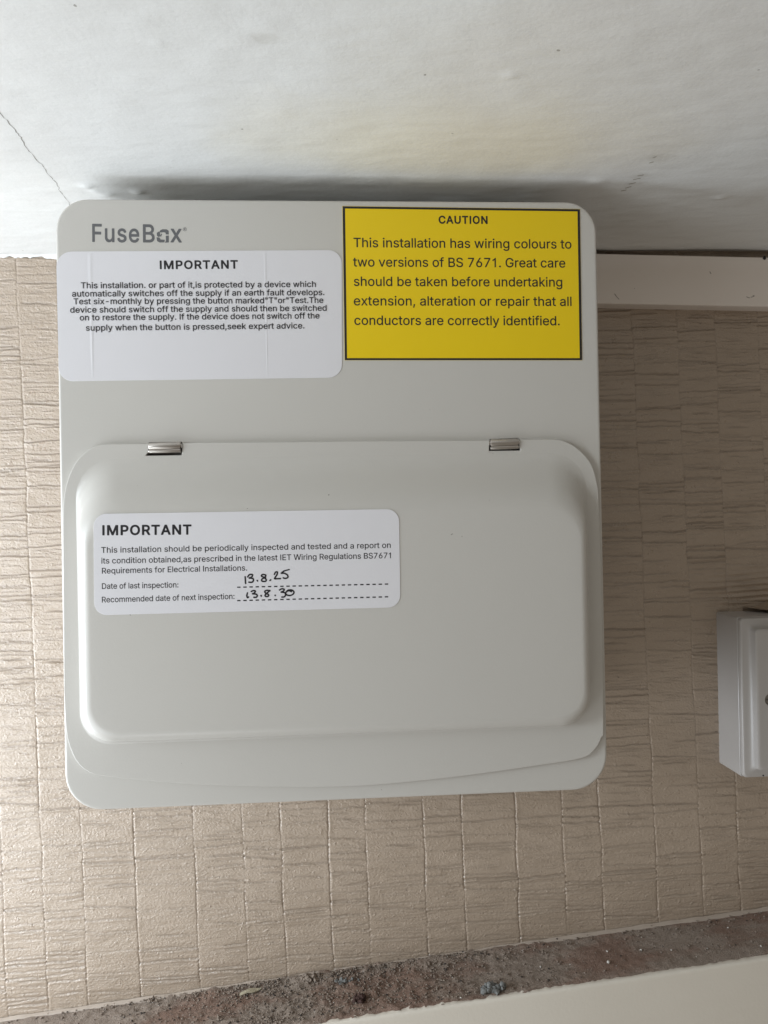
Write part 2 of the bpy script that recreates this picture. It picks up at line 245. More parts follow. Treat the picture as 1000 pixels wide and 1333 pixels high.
# ------------------------------------------------------------------ flat prints: lettering from stored outlines
G = json.loads(r'''{" ":[188,[]],"\"":[321,[[[72,313],[80,309],[124,309],[131,312],[135,318],[137,330],[143,506],[140,513],[134,517],[72,517],[65,514],[62,508],[69,320]],[[188,313],[196,309],[240,309],[247,312],[251,318],[257,506],[254,513],[248,517],[188,517],[181,514],[178,508],[183,336]]]],",":[188,[[[32,-124],[40,-128],[80,-128],[90,-122],[139,47],[144,67],[141,75],[134,78],[70,78],[62,74],[57,57],[31,-107]]]],"-":[453,[[[108,183],[116,179],[334,179],[341,182],[345,190],[345,240],[342,247],[334,251],[116,251],[109,248],[105,240],[105,190]]]],".":[188,[[[52,9],[67,-4],[80,-10],[94,-13],[110,-10],[129,0],[140,13],[149,36],[147,56],[134,77],[118,89],[96,95],[82,93],[67,86],[50,69],[43,54],[41,42],[43,28]]]],"1":[390,[[[184,-5],[192,-9],[248,-9],[255,-6],[259,2],[259,508],[256,515],[248,519],[214,519],[207,516],[184,485],[145,450],[135,442],[71,410],[67,402],[67,348],[70,341],[76,338],[130,360],[178,391],[181,390],[181,2]]]],"6":[453,[[[92,48],[119,21],[137,9],[168,-5],[204,-14],[224,-16],[248,-14],[284,-5],[308,5],[325,15],[358,46],[381,83],[395,127],[397,151],[395,187],[389,213],[381,233],[362,264],[331,293],[314,304],[288,314],[264,320],[242,322],[228,322],[200,317],[326,502],[328,509],[320,516],[254,516],[242,508],[108,310],[80,257],[62,209],[57,189],[55,159],[57,131],[64,105],[73,81]],[[165,77],[148,98],[142,111],[133,139],[133,177],[144,209],[154,226],[177,245],[208,256],[244,256],[254,254],[288,236],[298,224],[313,199],[319,167],[319,147],[315,121],[306,102],[292,82],[275,69],[262,63],[236,56],[202,59],[188,64]]]],"7":[453,[[[92,-5],[100,-9],[162,-9],[170,-5],[399,448],[399,506],[395,514],[388,517],[64,517],[56,513],[53,506],[53,454],[56,447],[62,444],[311,442],[90,2]]]],":":[188,[[[52,9],[67,-4],[80,-10],[94,-13],[110,-10],[129,0],[140,13],[149,36],[147,56],[134,77],[118,89],[96,95],[82,93],[67,86],[50,69],[43,54],[41,42],[43,28]],[[50,287],[63,274],[84,263],[106,264],[127,274],[138,285],[149,312],[147,330],[134,353],[121,362],[102,369],[86,369],[63,358],[50,345],[41,318],[44,302]]]],"B":[456,[[[54,-5],[62,-9],[250,-9],[294,-5],[316,0],[344,10],[371,24],[396,49],[406,63],[419,90],[425,118],[425,154],[419,184],[396,225],[371,248],[337,266],[369,286],[390,311],[401,334],[405,352],[405,390],[399,418],[386,447],[376,461],[355,482],[337,494],[304,509],[274,515],[248,517],[62,517],[54,513],[51,506],[51,2]],[[134,66],[134,223],[252,223],[288,217],[317,202],[336,179],[343,166],[347,144],[345,116],[336,97],[311,76],[280,67],[258,65]],[[134,294],[134,443],[252,443],[268,441],[293,434],[307,424],[316,413],[325,392],[327,356],[316,329],[299,310],[272,298],[246,293]]]],"D":[502,[[[54,-5],[62,-9],[222,-9],[270,-5],[312,6],[357,26],[383,44],[416,77],[441,118],[459,168],[467,212],[469,238],[467,298],[457,352],[434,403],[418,429],[406,443],[387,462],[359,482],[316,503],[254,515],[230,517],[62,517],[54,513],[51,506],[51,2]],[[134,66],[134,442],[238,443],[258,441],[292,433],[315,422],[337,406],[350,393],[364,373],[373,356],[383,326],[389,294],[391,264],[389,216],[381,176],[366,141],[358,127],[333,100],[319,90],[288,76],[252,67],[230,65]]]],"E":[419,[[[54,-5],[62,-9],[372,-9],[380,-5],[383,2],[383,54],[380,61],[374,65],[136,65],[133,68],[134,221],[352,221],[359,224],[363,232],[363,282],[360,289],[354,293],[134,294],[134,442],[370,444],[376,447],[379,454],[379,506],[375,514],[368,517],[62,517],[54,513],[51,506],[51,2]]]],"G":[520,[[[106,50],[147,17],[184,-1],[226,-12],[268,-16],[296,-14],[344,-3],[385,15],[409,31],[440,62],[454,82],[473,121],[483,161],[485,253],[482,260],[476,264],[286,264],[278,260],[275,253],[275,201],[279,193],[286,190],[402,190],[405,187],[405,173],[397,141],[376,106],[359,89],[345,79],[322,69],[294,62],[270,60],[248,62],[210,71],[185,83],[173,93],[150,116],[134,142],[122,173],[113,213],[111,237],[113,293],[122,335],[132,361],[148,390],[167,411],[185,425],[210,438],[242,446],[272,448],[294,446],[328,436],[349,423],[372,402],[386,380],[403,343],[410,340],[470,340],[478,344],[481,353],[477,371],[456,418],[442,440],[428,456],[407,475],[387,489],[350,508],[316,518],[270,524],[224,520],[186,510],[143,489],[115,467],[80,426],[60,391],[41,337],[33,291],[33,263],[31,257],[33,217],[44,161],[58,123],[80,82]]]],"I":[190,[[[56,-5],[64,-9],[124,-9],[131,-6],[135,2],[135,506],[132,513],[124,517],[64,517],[57,514],[53,506],[53,2]]]],"R":[449,[[[54,-5],[62,-9],[122,-9],[129,-6],[133,0],[133,186],[136,189],[243,188],[346,-3],[356,-9],[424,-9],[432,-5],[435,2],[430,11],[325,204],[326,207],[361,226],[384,249],[396,267],[411,302],[417,346],[415,380],[409,408],[392,443],[379,462],[341,492],[300,509],[240,517],[62,517],[54,513],[51,506],[51,2]],[[134,264],[134,443],[258,443],[296,433],[309,424],[320,413],[329,398],[333,384],[337,360],[337,342],[329,306],[322,295],[309,282],[280,268],[256,263]]]],"S":[447,[[[72,38],[97,17],[111,9],[156,-9],[188,-16],[214,-16],[220,-18],[260,-16],[290,-9],[318,1],[353,19],[382,46],[398,70],[407,87],[415,119],[415,161],[409,183],[398,206],[380,228],[349,253],[312,272],[218,299],[161,319],[134,340],[126,355],[123,367],[123,383],[128,401],[136,416],[149,429],[166,440],[186,446],[210,450],[252,448],[278,442],[297,431],[314,416],[325,399],[330,376],[338,371],[398,370],[405,373],[409,381],[405,407],[399,425],[382,454],[365,473],[345,489],[325,501],[290,516],[258,522],[220,524],[194,522],[164,516],[142,508],[99,483],[70,454],[56,430],[45,397],[43,371],[47,343],[62,306],[78,286],[107,263],[144,245],[295,197],[315,185],[328,172],[333,165],[337,147],[337,127],[333,113],[322,94],[311,83],[299,75],[270,63],[228,56],[186,60],[151,73],[128,92],[116,117],[110,138],[102,144],[38,144],[31,137],[34,109],[48,72],[60,52]]]],"T":[449,[[[188,-5],[196,-9],[254,-9],[261,-6],[265,2],[266,442],[416,444],[422,447],[425,454],[425,506],[422,513],[416,517],[34,517],[27,514],[24,508],[23,454],[26,447],[32,444],[185,442],[185,2]]]],"W":[686,[[[148,-3],[158,-9],[226,-9],[233,-6],[239,2],[321,302],[342,389],[446,2],[451,-6],[458,-9],[526,-9],[533,-6],[539,2],[543,16],[675,496],[677,506],[674,513],[666,517],[606,517],[599,514],[594,506],[492,103],[471,194],[395,484],[389,506],[383,514],[376,517],[308,517],[301,514],[298,508],[204,150],[194,106],[192,106],[171,198],[91,506],[85,514],[78,517],[18,517],[11,514],[9,510],[10,500]]]],"a":[389,[[[52,26],[71,9],[98,-5],[114,-11],[138,-16],[158,-18],[180,-16],[214,-7],[245,9],[268,33],[269,3],[272,-4],[278,-7],[334,-8],[342,-4],[345,3],[345,257],[343,277],[335,309],[318,340],[305,355],[285,369],[252,384],[232,388],[184,392],[154,388],[118,378],[89,363],[58,336],[44,316],[34,293],[36,286],[42,283],[98,266],[106,270],[114,286],[131,303],[148,314],[178,322],[212,322],[236,316],[247,309],[256,300],[265,281],[267,251],[261,241],[246,236],[176,228],[106,214],[67,195],[40,170],[28,145],[21,107],[23,85],[30,63]],[[113,69],[104,83],[99,103],[104,127],[113,139],[138,152],[174,160],[224,166],[266,177],[267,127],[263,109],[254,92],[237,73],[210,59],[170,52],[138,57]]]],"b":[424,[[[47,-5],[55,-9],[109,-9],[116,-6],[120,2],[121,40],[148,10],[161,2],[193,-12],[231,-17],[257,-15],[285,-6],[318,10],[338,26],[361,53],[380,88],[390,118],[396,150],[398,180],[396,226],[390,258],[380,288],[359,325],[318,366],[285,383],[261,389],[251,391],[207,391],[187,387],[162,376],[146,364],[123,341],[122,506],[119,513],[111,517],[55,517],[48,514],[44,506],[44,2]],[[154,80],[133,114],[122,156],[120,182],[122,222],[127,244],[139,276],[162,304],[179,315],[205,321],[235,321],[259,315],[274,306],[291,291],[308,262],[316,234],[320,202],[320,176],[316,144],[308,116],[289,85],[276,72],[259,62],[243,57],[207,55],[187,60],[166,70]]]],"c":[396,[[[80,37],[109,12],[146,-6],[184,-15],[210,-17],[234,-15],[264,-8],[297,6],[319,22],[348,53],[367,90],[370,98],[368,105],[360,111],[306,125],[298,121],[284,91],[274,79],[267,72],[242,60],[206,53],[166,62],[143,76],[122,103],[112,130],[105,164],[103,186],[105,210],[116,258],[132,287],[149,304],[168,315],[190,321],[216,321],[242,317],[267,304],[282,287],[296,259],[302,255],[363,270],[369,280],[354,313],[336,339],[311,360],[276,379],[242,389],[232,391],[182,391],[146,383],[113,366],[97,354],[66,323],[46,286],[36,260],[27,214],[25,186],[29,146],[38,110],[56,69]]]],"d":[424,[[[76,37],[109,8],[134,-4],[166,-15],[200,-17],[238,-10],[271,6],[304,41],[305,2],[309,-6],[316,-9],[368,-9],[376,-5],[379,2],[379,506],[375,514],[368,517],[314,517],[307,514],[304,508],[302,339],[292,351],[271,370],[248,383],[218,391],[174,391],[138,383],[117,372],[89,352],[64,325],[46,290],[36,264],[27,226],[25,184],[27,178],[27,152],[36,112],[54,69]],[[143,76],[134,85],[118,114],[110,138],[105,164],[103,186],[105,214],[116,260],[132,289],[147,304],[164,315],[188,321],[220,321],[244,315],[259,306],[273,294],[293,260],[299,236],[303,208],[303,170],[299,142],[291,114],[276,87],[261,72],[230,58],[216,55],[180,57],[163,62]]]],"e":[404,[[[76,41],[109,12],[142,-4],[186,-15],[218,-17],[254,-13],[282,-4],[325,20],[354,51],[371,84],[370,95],[358,101],[308,113],[300,109],[290,89],[271,70],[256,62],[234,55],[214,53],[192,55],[166,62],[139,78],[124,95],[110,126],[105,152],[106,160],[108,161],[368,161],[376,165],[379,172],[377,234],[365,282],[342,325],[305,362],[274,379],[240,389],[180,391],[142,381],[109,364],[89,348],[66,323],[46,286],[36,258],[27,222],[25,186],[29,146],[38,110],[56,69]],[[106,230],[105,234],[114,262],[130,289],[155,310],[170,317],[190,321],[230,319],[246,315],[261,306],[274,293],[286,275],[293,260],[299,232],[296,229]]]],"f":[254,[[[76,-5],[84,-9],[138,-9],[145,-6],[149,0],[150,318],[224,319],[231,322],[235,330],[235,376],[231,384],[224,387],[150,388],[151,436],[154,447],[166,461],[184,465],[208,465],[226,461],[232,463],[250,520],[247,526],[230,533],[202,537],[168,537],[134,527],[119,518],[90,491],[80,472],[73,450],[73,388],[8,387],[1,384],[-2,378],[-3,330],[1,322],[8,319],[70,319],[73,316],[73,2]]]],"g":[425,[[[60,-98],[85,-123],[116,-141],[136,-149],[164,-156],[210,-160],[258,-154],[288,-145],[317,-131],[331,-121],[356,-94],[371,-67],[379,-31],[379,375],[375,383],[368,386],[316,386],[309,383],[305,375],[304,338],[279,365],[246,384],[206,392],[166,390],[138,382],[105,365],[78,340],[62,320],[46,291],[34,259],[27,227],[27,201],[25,195],[27,155],[34,123],[44,97],[62,64],[87,35],[111,19],[148,3],[166,-2],[192,-4],[230,0],[254,9],[271,17],[283,27],[302,49],[303,-9],[299,-37],[290,-56],[275,-71],[260,-79],[234,-88],[208,-90],[168,-85],[143,-75],[105,-37],[98,-34],[46,-64],[44,-71],[52,-88]],[[137,91],[126,104],[116,125],[105,167],[103,191],[105,217],[110,241],[120,269],[134,292],[147,305],[162,314],[182,320],[200,322],[226,320],[242,316],[261,305],[278,288],[291,267],[299,243],[303,219],[303,165],[293,123],[282,104],[261,81],[226,68],[204,66],[166,73],[149,81]]]],"h":[410,[[[47,-5],[55,-9],[111,-9],[118,-6],[122,0],[122,246],[124,256],[133,281],[148,300],[173,315],[201,321],[229,319],[254,310],[269,297],[282,274],[288,238],[288,2],[291,-5],[299,-9],[353,-9],[360,-6],[364,2],[364,262],[360,288],[352,314],[333,345],[314,364],[291,379],[251,391],[207,391],[177,383],[148,368],[123,345],[122,506],[119,513],[111,517],[55,517],[48,514],[44,506],[44,2]]]],"i":[167,[[[47,-5],[55,-9],[111,-9],[118,-6],[122,2],[122,376],[119,383],[111,387],[55,387],[48,384],[44,376],[44,2]],[[43,455],[58,442],[75,435],[93,435],[110,442],[127,459],[132,468],[134,486],[127,507],[112,522],[89,531],[75,531],[56,522],[41,509],[34,492],[34,474]]]],"k":[381,[[[47,-5],[55,-9],[111,-9],[119,-5],[122,2],[122,136],[138,154],[153,166],[290,-6],[297,-9],[369,-9],[376,-6],[379,-2],[379,2],[371,13],[213,211],[212,216],[365,373],[367,378],[365,383],[357,387],[287,387],[280,384],[123,227],[122,506],[119,513],[111,517],[55,517],[48,514],[44,506],[44,2]]]],"l":[158,[[[44,-5],[52,-9],[104,-9],[111,-6],[115,2],[115,506],[112,513],[104,517],[52,517],[45,514],[41,506],[41,2]]]],"m":[610,[[[47,-5],[55,-9],[111,-9],[119,-5],[122,2],[122,256],[127,274],[141,299],[158,312],[185,321],[213,321],[235,315],[242,310],[257,295],[264,278],[266,262],[267,0],[270,-6],[277,-9],[331,-9],[338,-6],[342,2],[342,250],[347,274],[359,299],[378,314],[401,321],[437,321],[451,317],[466,308],[479,293],[486,272],[488,256],[489,0],[492,-6],[499,-9],[553,-9],[560,-6],[564,2],[564,274],[558,308],[537,347],[516,368],[504,376],[481,387],[457,393],[417,393],[385,385],[348,364],[317,331],[309,345],[292,366],[276,378],[243,391],[203,393],[183,389],[164,380],[142,366],[121,345],[120,376],[116,384],[109,387],[55,387],[48,384],[44,376],[44,2]]]],"n":[410,[[[47,-5],[55,-9],[111,-9],[118,-6],[122,0],[122,246],[124,256],[133,281],[148,300],[173,315],[201,321],[229,319],[254,310],[269,297],[282,274],[288,238],[289,0],[292,-6],[299,-9],[353,-9],[361,-5],[364,2],[364,262],[362,276],[358,298],[345,327],[333,345],[306,370],[281,383],[251,391],[207,391],[177,383],[148,368],[121,343],[120,376],[116,384],[109,387],[55,387],[47,383],[44,376],[44,2]]]],"o":[415,[[[80,37],[109,12],[146,-6],[172,-13],[208,-17],[242,-13],[268,-6],[303,10],[319,22],[350,55],[364,79],[375,104],[387,150],[389,178],[387,224],[377,266],[360,303],[348,323],[336,337],[305,364],[268,383],[244,389],[232,391],[182,391],[170,389],[146,383],[113,366],[97,354],[66,323],[46,286],[36,260],[27,214],[25,186],[29,146],[38,110],[56,69]],[[143,76],[134,85],[116,116],[105,164],[103,186],[105,210],[116,258],[132,287],[149,304],[168,315],[190,321],[224,321],[246,315],[265,304],[284,285],[299,258],[307,230],[311,200],[309,156],[305,134],[293,102],[267,72],[248,62],[222,55],[206,53],[172,60],[157,66]]]],"p":[424,[[[47,-148],[55,-152],[111,-152],[118,-149],[122,-143],[123,37],[135,22],[152,7],[189,-11],[209,-16],[261,-14],[287,-5],[316,9],[332,21],[359,50],[378,83],[390,121],[396,151],[398,179],[396,227],[388,265],[373,302],[361,322],[341,346],[316,367],[287,382],[257,390],[235,392],[217,392],[191,388],[173,382],[152,369],[129,348],[121,338],[120,375],[116,383],[109,386],[55,386],[48,383],[45,377],[44,-141]],[[162,73],[149,86],[133,115],[122,157],[120,181],[122,221],[133,263],[147,288],[166,307],[183,316],[215,322],[241,320],[257,316],[276,305],[290,293],[302,275],[314,243],[320,203],[320,175],[316,143],[310,121],[291,88],[274,71],[262,63],[249,59],[221,54],[199,56],[179,63]]]],"q":[424,[[[80,32],[107,9],[136,-5],[178,-16],[216,-16],[236,-11],[269,5],[294,28],[302,39],[304,-143],[307,-149],[314,-152],[368,-152],[376,-148],[379,-141],[379,375],[375,383],[368,386],[316,386],[309,383],[305,375],[304,336],[277,365],[246,384],[206,392],[166,390],[136,382],[105,365],[70,332],[48,295],[34,257],[27,225],[25,185],[27,179],[27,151],[38,107],[58,62]],[[149,71],[132,88],[124,100],[116,119],[107,151],[103,191],[109,237],[116,261],[134,292],[162,314],[182,320],[200,322],[226,320],[246,314],[274,292],[293,261],[299,235],[303,207],[303,169],[299,143],[289,109],[282,96],[269,79],[253,67],[226,57],[206,54],[184,56],[162,63]]]],"r":[259,[[[47,-5],[55,-9],[111,-9],[118,-6],[122,0],[122,252],[125,262],[135,285],[150,300],[163,309],[195,317],[223,317],[241,315],[247,317],[250,324],[250,380],[247,387],[241,391],[209,393],[191,391],[171,385],[146,372],[121,349],[120,378],[117,383],[111,387],[55,387],[48,384],[45,378],[44,2]]]],"s":[365,[[[54,35],[73,16],[114,-6],[152,-15],[188,-17],[234,-11],[260,-2],[299,22],[318,43],[330,63],[335,76],[339,108],[331,146],[312,175],[291,192],[258,209],[168,232],[138,242],[122,255],[117,266],[117,284],[120,292],[133,310],[156,321],[184,325],[210,323],[238,311],[252,293],[262,273],[268,270],[314,279],[327,284],[331,292],[320,319],[306,341],[279,366],[252,381],[224,389],[212,391],[160,391],[116,379],[91,366],[58,335],[48,316],[42,298],[39,266],[41,250],[48,232],[64,205],[87,186],[118,172],[148,162],[220,145],[241,136],[252,127],[257,118],[259,98],[252,79],[241,68],[224,60],[208,55],[170,53],[140,60],[127,66],[114,79],[100,109],[94,114],[38,103],[32,99],[29,86],[34,70]]]],"t":[227,[[[82,21],[103,4],[116,-2],[146,-11],[166,-13],[194,-11],[212,-6],[217,-4],[221,2],[211,50],[205,58],[198,61],[172,57],[152,60],[140,67],[135,80],[133,96],[134,318],[200,319],[207,322],[211,330],[211,376],[208,383],[200,387],[134,388],[133,468],[130,475],[122,479],[68,479],[61,476],[57,468],[57,388],[8,387],[1,384],[-3,376],[-3,330],[0,323],[8,319],[54,319],[57,316],[57,82],[59,66],[66,48]]]],"u":[410,[[[81,28],[92,17],[123,-1],[149,-10],[183,-14],[207,-12],[233,-3],[262,11],[289,39],[290,3],[294,-5],[301,-8],[353,-8],[361,-4],[364,3],[364,375],[360,383],[353,386],[299,386],[292,383],[289,377],[288,143],[286,129],[280,107],[269,88],[250,71],[233,63],[217,58],[177,60],[154,69],[137,86],[125,113],[122,129],[122,375],[119,382],[111,386],[55,386],[47,382],[44,375],[44,131],[46,105],[59,63]]]],"v":[389,[[[157,-5],[165,-9],[223,-9],[231,-5],[374,364],[378,376],[374,384],[367,387],[307,387],[299,383],[217,158],[195,89],[168,170],[89,383],[81,387],[19,387],[11,383],[10,376],[19,352]]]],"w":[567,[[[131,-3],[141,-9],[195,-9],[205,-3],[283,272],[286,270],[309,178],[361,-3],[371,-9],[425,-9],[432,-6],[442,14],[546,354],[552,376],[549,383],[541,387],[483,387],[473,381],[433,240],[397,105],[366,230],[321,383],[313,387],[255,387],[248,384],[243,376],[239,362],[199,218],[172,106],[169,105],[142,212],[93,381],[83,387],[25,387],[18,384],[16,376],[21,358]]]],"x":[379,[[[15,-5],[23,-9],[87,-9],[94,-6],[153,79],[183,131],[189,138],[282,-6],[289,-9],[355,-9],[363,-5],[365,0],[363,5],[241,179],[234,192],[357,373],[359,380],[356,384],[349,387],[285,387],[278,384],[227,311],[191,250],[189,250],[151,313],[104,384],[97,387],[33,387],[25,383],[23,378],[25,371],[145,194],[15,5],[14,0]]]],"y":[389,[[[41,-144],[65,-152],[89,-154],[125,-149],[141,-143],[162,-131],[187,-106],[195,-94],[220,-39],[366,343],[378,375],[374,383],[367,386],[307,386],[299,382],[223,175],[195,92],[193,93],[172,159],[89,382],[81,386],[21,386],[13,382],[11,373],[154,-1],[140,-45],[131,-62],[118,-75],[101,-82],[83,-82],[63,-78],[55,-82],[40,-133]]]],"bA":[530,[[[19,-15],[26,-22],[41,-27],[109,-27],[124,-22],[136,-6],[177,112],[181,115],[351,115],[395,-8],[406,-22],[421,-27],[487,-27],[502,-22],[509,-15],[514,0],[508,22],[328,512],[323,521],[314,530],[299,535],[227,535],[212,530],[203,521],[19,16],[14,0]],[[218,226],[263,363],[311,226]]]],"bB":[506,[[[74,-8],[84,-14],[298,-14],[340,-8],[370,3],[401,19],[428,46],[436,58],[449,83],[455,107],[457,145],[451,185],[428,228],[407,249],[379,267],[408,290],[427,317],[437,359],[435,401],[425,435],[412,458],[383,489],[365,501],[330,516],[294,522],[84,522],[74,516],[71,509],[71,-1]],[[164,71],[164,216],[282,216],[304,212],[318,208],[337,197],[356,174],[365,149],[365,123],[356,102],[343,89],[333,83],[304,74],[268,70]],[[164,299],[164,438],[264,438],[284,436],[315,427],[327,419],[336,408],[345,383],[347,369],[345,357],[341,343],[332,328],[315,313],[290,303],[258,298]]]],"bC":[560,[[[107,50],[136,21],[154,7],[201,-17],[249,-30],[301,-34],[337,-30],[363,-23],[393,-13],[414,-3],[448,21],[483,58],[508,101],[516,123],[524,159],[519,174],[507,184],[497,186],[433,186],[423,184],[411,174],[399,140],[385,118],[374,107],[345,89],[325,82],[293,78],[261,82],[245,87],[220,99],[203,113],[191,126],[173,157],[163,183],[156,215],[154,239],[156,291],[163,325],[173,351],[187,376],[206,397],[222,409],[245,422],[271,428],[297,430],[327,426],[354,415],[374,401],[385,390],[404,357],[411,334],[423,325],[433,322],[497,322],[512,327],[519,334],[524,349],[508,407],[497,428],[475,460],[448,487],[430,501],[387,524],[337,538],[299,542],[249,538],[203,526],[160,505],[132,483],[95,444],[71,403],[53,357],[42,305],[38,249],[42,201],[57,139],[75,96],[95,64]]]],"bF":[460,[[[74,-8],[84,-14],[150,-14],[157,-11],[163,-3],[164,206],[372,206],[379,209],[385,219],[385,279],[382,286],[374,292],[164,293],[164,437],[396,439],[404,444],[407,451],[407,509],[401,519],[394,522],[84,522],[74,516],[71,509],[71,-1]]]],"bI":[240,[[[65,-15],[72,-22],[87,-27],[151,-27],[166,-22],[172,-16],[178,0],[178,508],[173,523],[166,530],[151,535],[87,535],[77,533],[65,523],[60,508],[60,0]]]],"bM":[678,[[[63,-15],[70,-22],[85,-27],[145,-27],[160,-22],[170,-10],[172,0],[173,273],[285,-6],[296,-22],[311,-27],[365,-27],[380,-22],[389,-13],[501,269],[502,0],[505,-10],[514,-22],[529,-27],[591,-27],[606,-22],[613,-15],[618,0],[618,508],[613,523],[606,530],[591,535],[501,535],[486,530],[479,523],[339,161],[199,521],[190,530],[175,535],[85,535],[70,530],[63,523],[58,508],[58,0]]]],"bN":[573,[[[63,-15],[70,-22],[85,-27],[149,-27],[164,-22],[174,-10],[176,0],[175,323],[387,-11],[398,-22],[413,-27],[487,-27],[502,-22],[509,-15],[514,0],[514,508],[509,523],[502,530],[487,535],[425,535],[410,530],[401,518],[398,508],[397,187],[183,523],[176,530],[161,535],[85,535],[70,530],[63,523],[58,508],[58,0]]]],"bO":[583,[[[107,50],[136,21],[154,7],[201,-17],[249,-30],[295,-34],[335,-30],[387,-15],[424,3],[452,25],[487,62],[516,111],[532,159],[542,209],[542,237],[544,243],[542,297],[530,359],[509,410],[481,452],[454,481],[424,505],[381,526],[335,538],[297,542],[249,538],[203,526],[160,505],[132,483],[95,444],[71,403],[53,357],[42,305],[38,249],[42,201],[57,139],[75,96],[95,64]],[[210,107],[195,122],[175,152],[163,183],[156,215],[154,239],[156,291],[163,325],[173,351],[203,395],[220,409],[237,418],[271,428],[291,430],[313,428],[339,422],[356,413],[378,397],[395,378],[410,353],[420,325],[428,283],[428,225],[422,189],[410,155],[395,130],[370,105],[339,87],[315,80],[291,78],[257,83],[220,99]]]],"bP":[495,[[[63,-15],[70,-22],[85,-27],[149,-27],[164,-22],[171,-15],[176,0],[177,159],[297,161],[347,174],[370,184],[394,200],[421,227],[437,251],[452,290],[458,316],[460,340],[458,378],[450,412],[435,447],[421,467],[396,492],[372,508],[341,523],[303,531],[267,535],[85,535],[70,530],[63,523],[58,508],[58,0]],[[177,268],[177,425],[279,425],[307,417],[327,401],[340,374],[342,330],[340,318],[331,299],[318,284],[303,276],[279,269],[257,267]]]],"bR":[499,[[[63,-15],[70,-22],[85,-27],[149,-27],[164,-22],[171,-15],[176,0],[176,168],[179,171],[253,171],[257,169],[349,-3],[364,-22],[379,-27],[451,-27],[466,-22],[473,-15],[478,0],[476,12],[376,196],[396,210],[425,239],[437,257],[448,280],[458,320],[460,344],[458,382],[446,428],[423,469],[396,494],[376,508],[359,517],[327,527],[267,535],[85,535],[70,530],[63,523],[58,508],[58,0]],[[177,282],[177,425],[281,425],[311,417],[329,403],[340,382],[344,358],[344,344],[338,316],[324,298],[305,288],[279,281]]]],"bT":[499,[[[197,-15],[204,-22],[219,-27],[281,-27],[296,-22],[306,-10],[308,0],[309,424],[441,425],[456,430],[463,437],[468,452],[468,508],[463,523],[451,533],[441,535],[57,535],[42,530],[33,518],[30,508],[30,452],[35,437],[42,430],[57,425],[192,424],[192,0]]]],"bU":[567,[[[105,41],[140,8],[162,-6],[185,-16],[245,-33],[289,-35],[295,-33],[323,-33],[367,-22],[391,-12],[432,12],[463,43],[479,65],[496,100],[506,144],[508,166],[508,508],[503,523],[496,530],[481,535],[419,535],[404,530],[395,518],[392,508],[392,176],[390,158],[377,123],[358,100],[346,92],[321,82],[289,77],[247,82],[235,86],[210,100],[199,109],[191,121],[181,142],[177,156],[174,178],[174,508],[169,523],[162,530],[147,535],[85,535],[70,530],[63,523],[58,508],[58,170],[62,136],[73,96],[89,63]]]],"be":[454,[[[94,38],[131,5],[166,-11],[200,-20],[264,-22],[290,-17],[323,-5],[355,15],[380,40],[394,62],[403,85],[400,100],[392,106],[338,118],[328,118],[318,112],[308,92],[291,75],[260,62],[248,60],[216,62],[183,73],[162,90],[146,117],[137,149],[138,153],[140,154],[396,154],[406,160],[409,167],[409,231],[401,271],[382,316],[364,340],[343,361],[310,382],[274,394],[244,398],[194,396],[164,388],[129,369],[111,355],[84,326],[62,283],[47,231],[45,169],[47,147],[58,103],[72,70]],[[139,235],[148,266],[160,284],[171,295],[196,310],[230,316],[264,310],[281,301],[292,290],[308,266],[316,237],[314,234]]]],"bs":[415,[[[74,30],[93,11],[107,1],[132,-11],[178,-22],[238,-22],[268,-15],[303,-1],[329,17],[350,40],[363,63],[369,87],[369,121],[359,157],[342,180],[319,199],[290,214],[200,237],[170,247],[159,253],[152,260],[149,267],[150,287],[161,303],[176,312],[202,318],[224,318],[255,307],[268,294],[280,270],[290,263],[322,268],[357,279],[363,289],[359,307],[338,344],[315,367],[278,388],[258,394],[228,398],[176,396],[140,386],[111,371],[78,340],[66,317],[60,299],[57,269],[61,243],[68,225],[84,200],[109,179],[136,167],[166,157],[238,140],[261,131],[270,124],[275,117],[277,97],[272,84],[263,75],[248,67],[224,60],[190,60],[155,73],[142,88],[130,114],[122,120],[110,120],[64,110],[50,102],[47,87],[52,69],[60,51]]]],"bu":[460,[[[99,25],[114,10],[155,-12],[189,-19],[227,-19],[241,-16],[274,-4],[292,6],[307,20],[309,-4],[313,-11],[319,-14],[383,-15],[393,-9],[396,-2],[396,380],[390,390],[383,393],[319,393],[309,387],[306,380],[306,136],[304,126],[295,103],[276,80],[251,68],[227,65],[211,65],[184,74],[173,84],[165,95],[154,122],[152,146],[152,382],[146,390],[139,393],[77,393],[67,387],[64,380],[64,106],[77,62]]]],"bx":[429,[[[36,-9],[45,-14],[117,-14],[124,-11],[131,-4],[187,80],[213,124],[219,118],[241,80],[302,-11],[309,-14],[383,-14],[393,-8],[396,-1],[393,10],[268,191],[387,368],[390,379],[384,389],[377,392],[305,392],[298,389],[291,382],[243,310],[215,264],[134,389],[127,392],[53,392],[43,386],[40,379],[43,368],[162,193],[35,10],[32,-1]]]]}''')
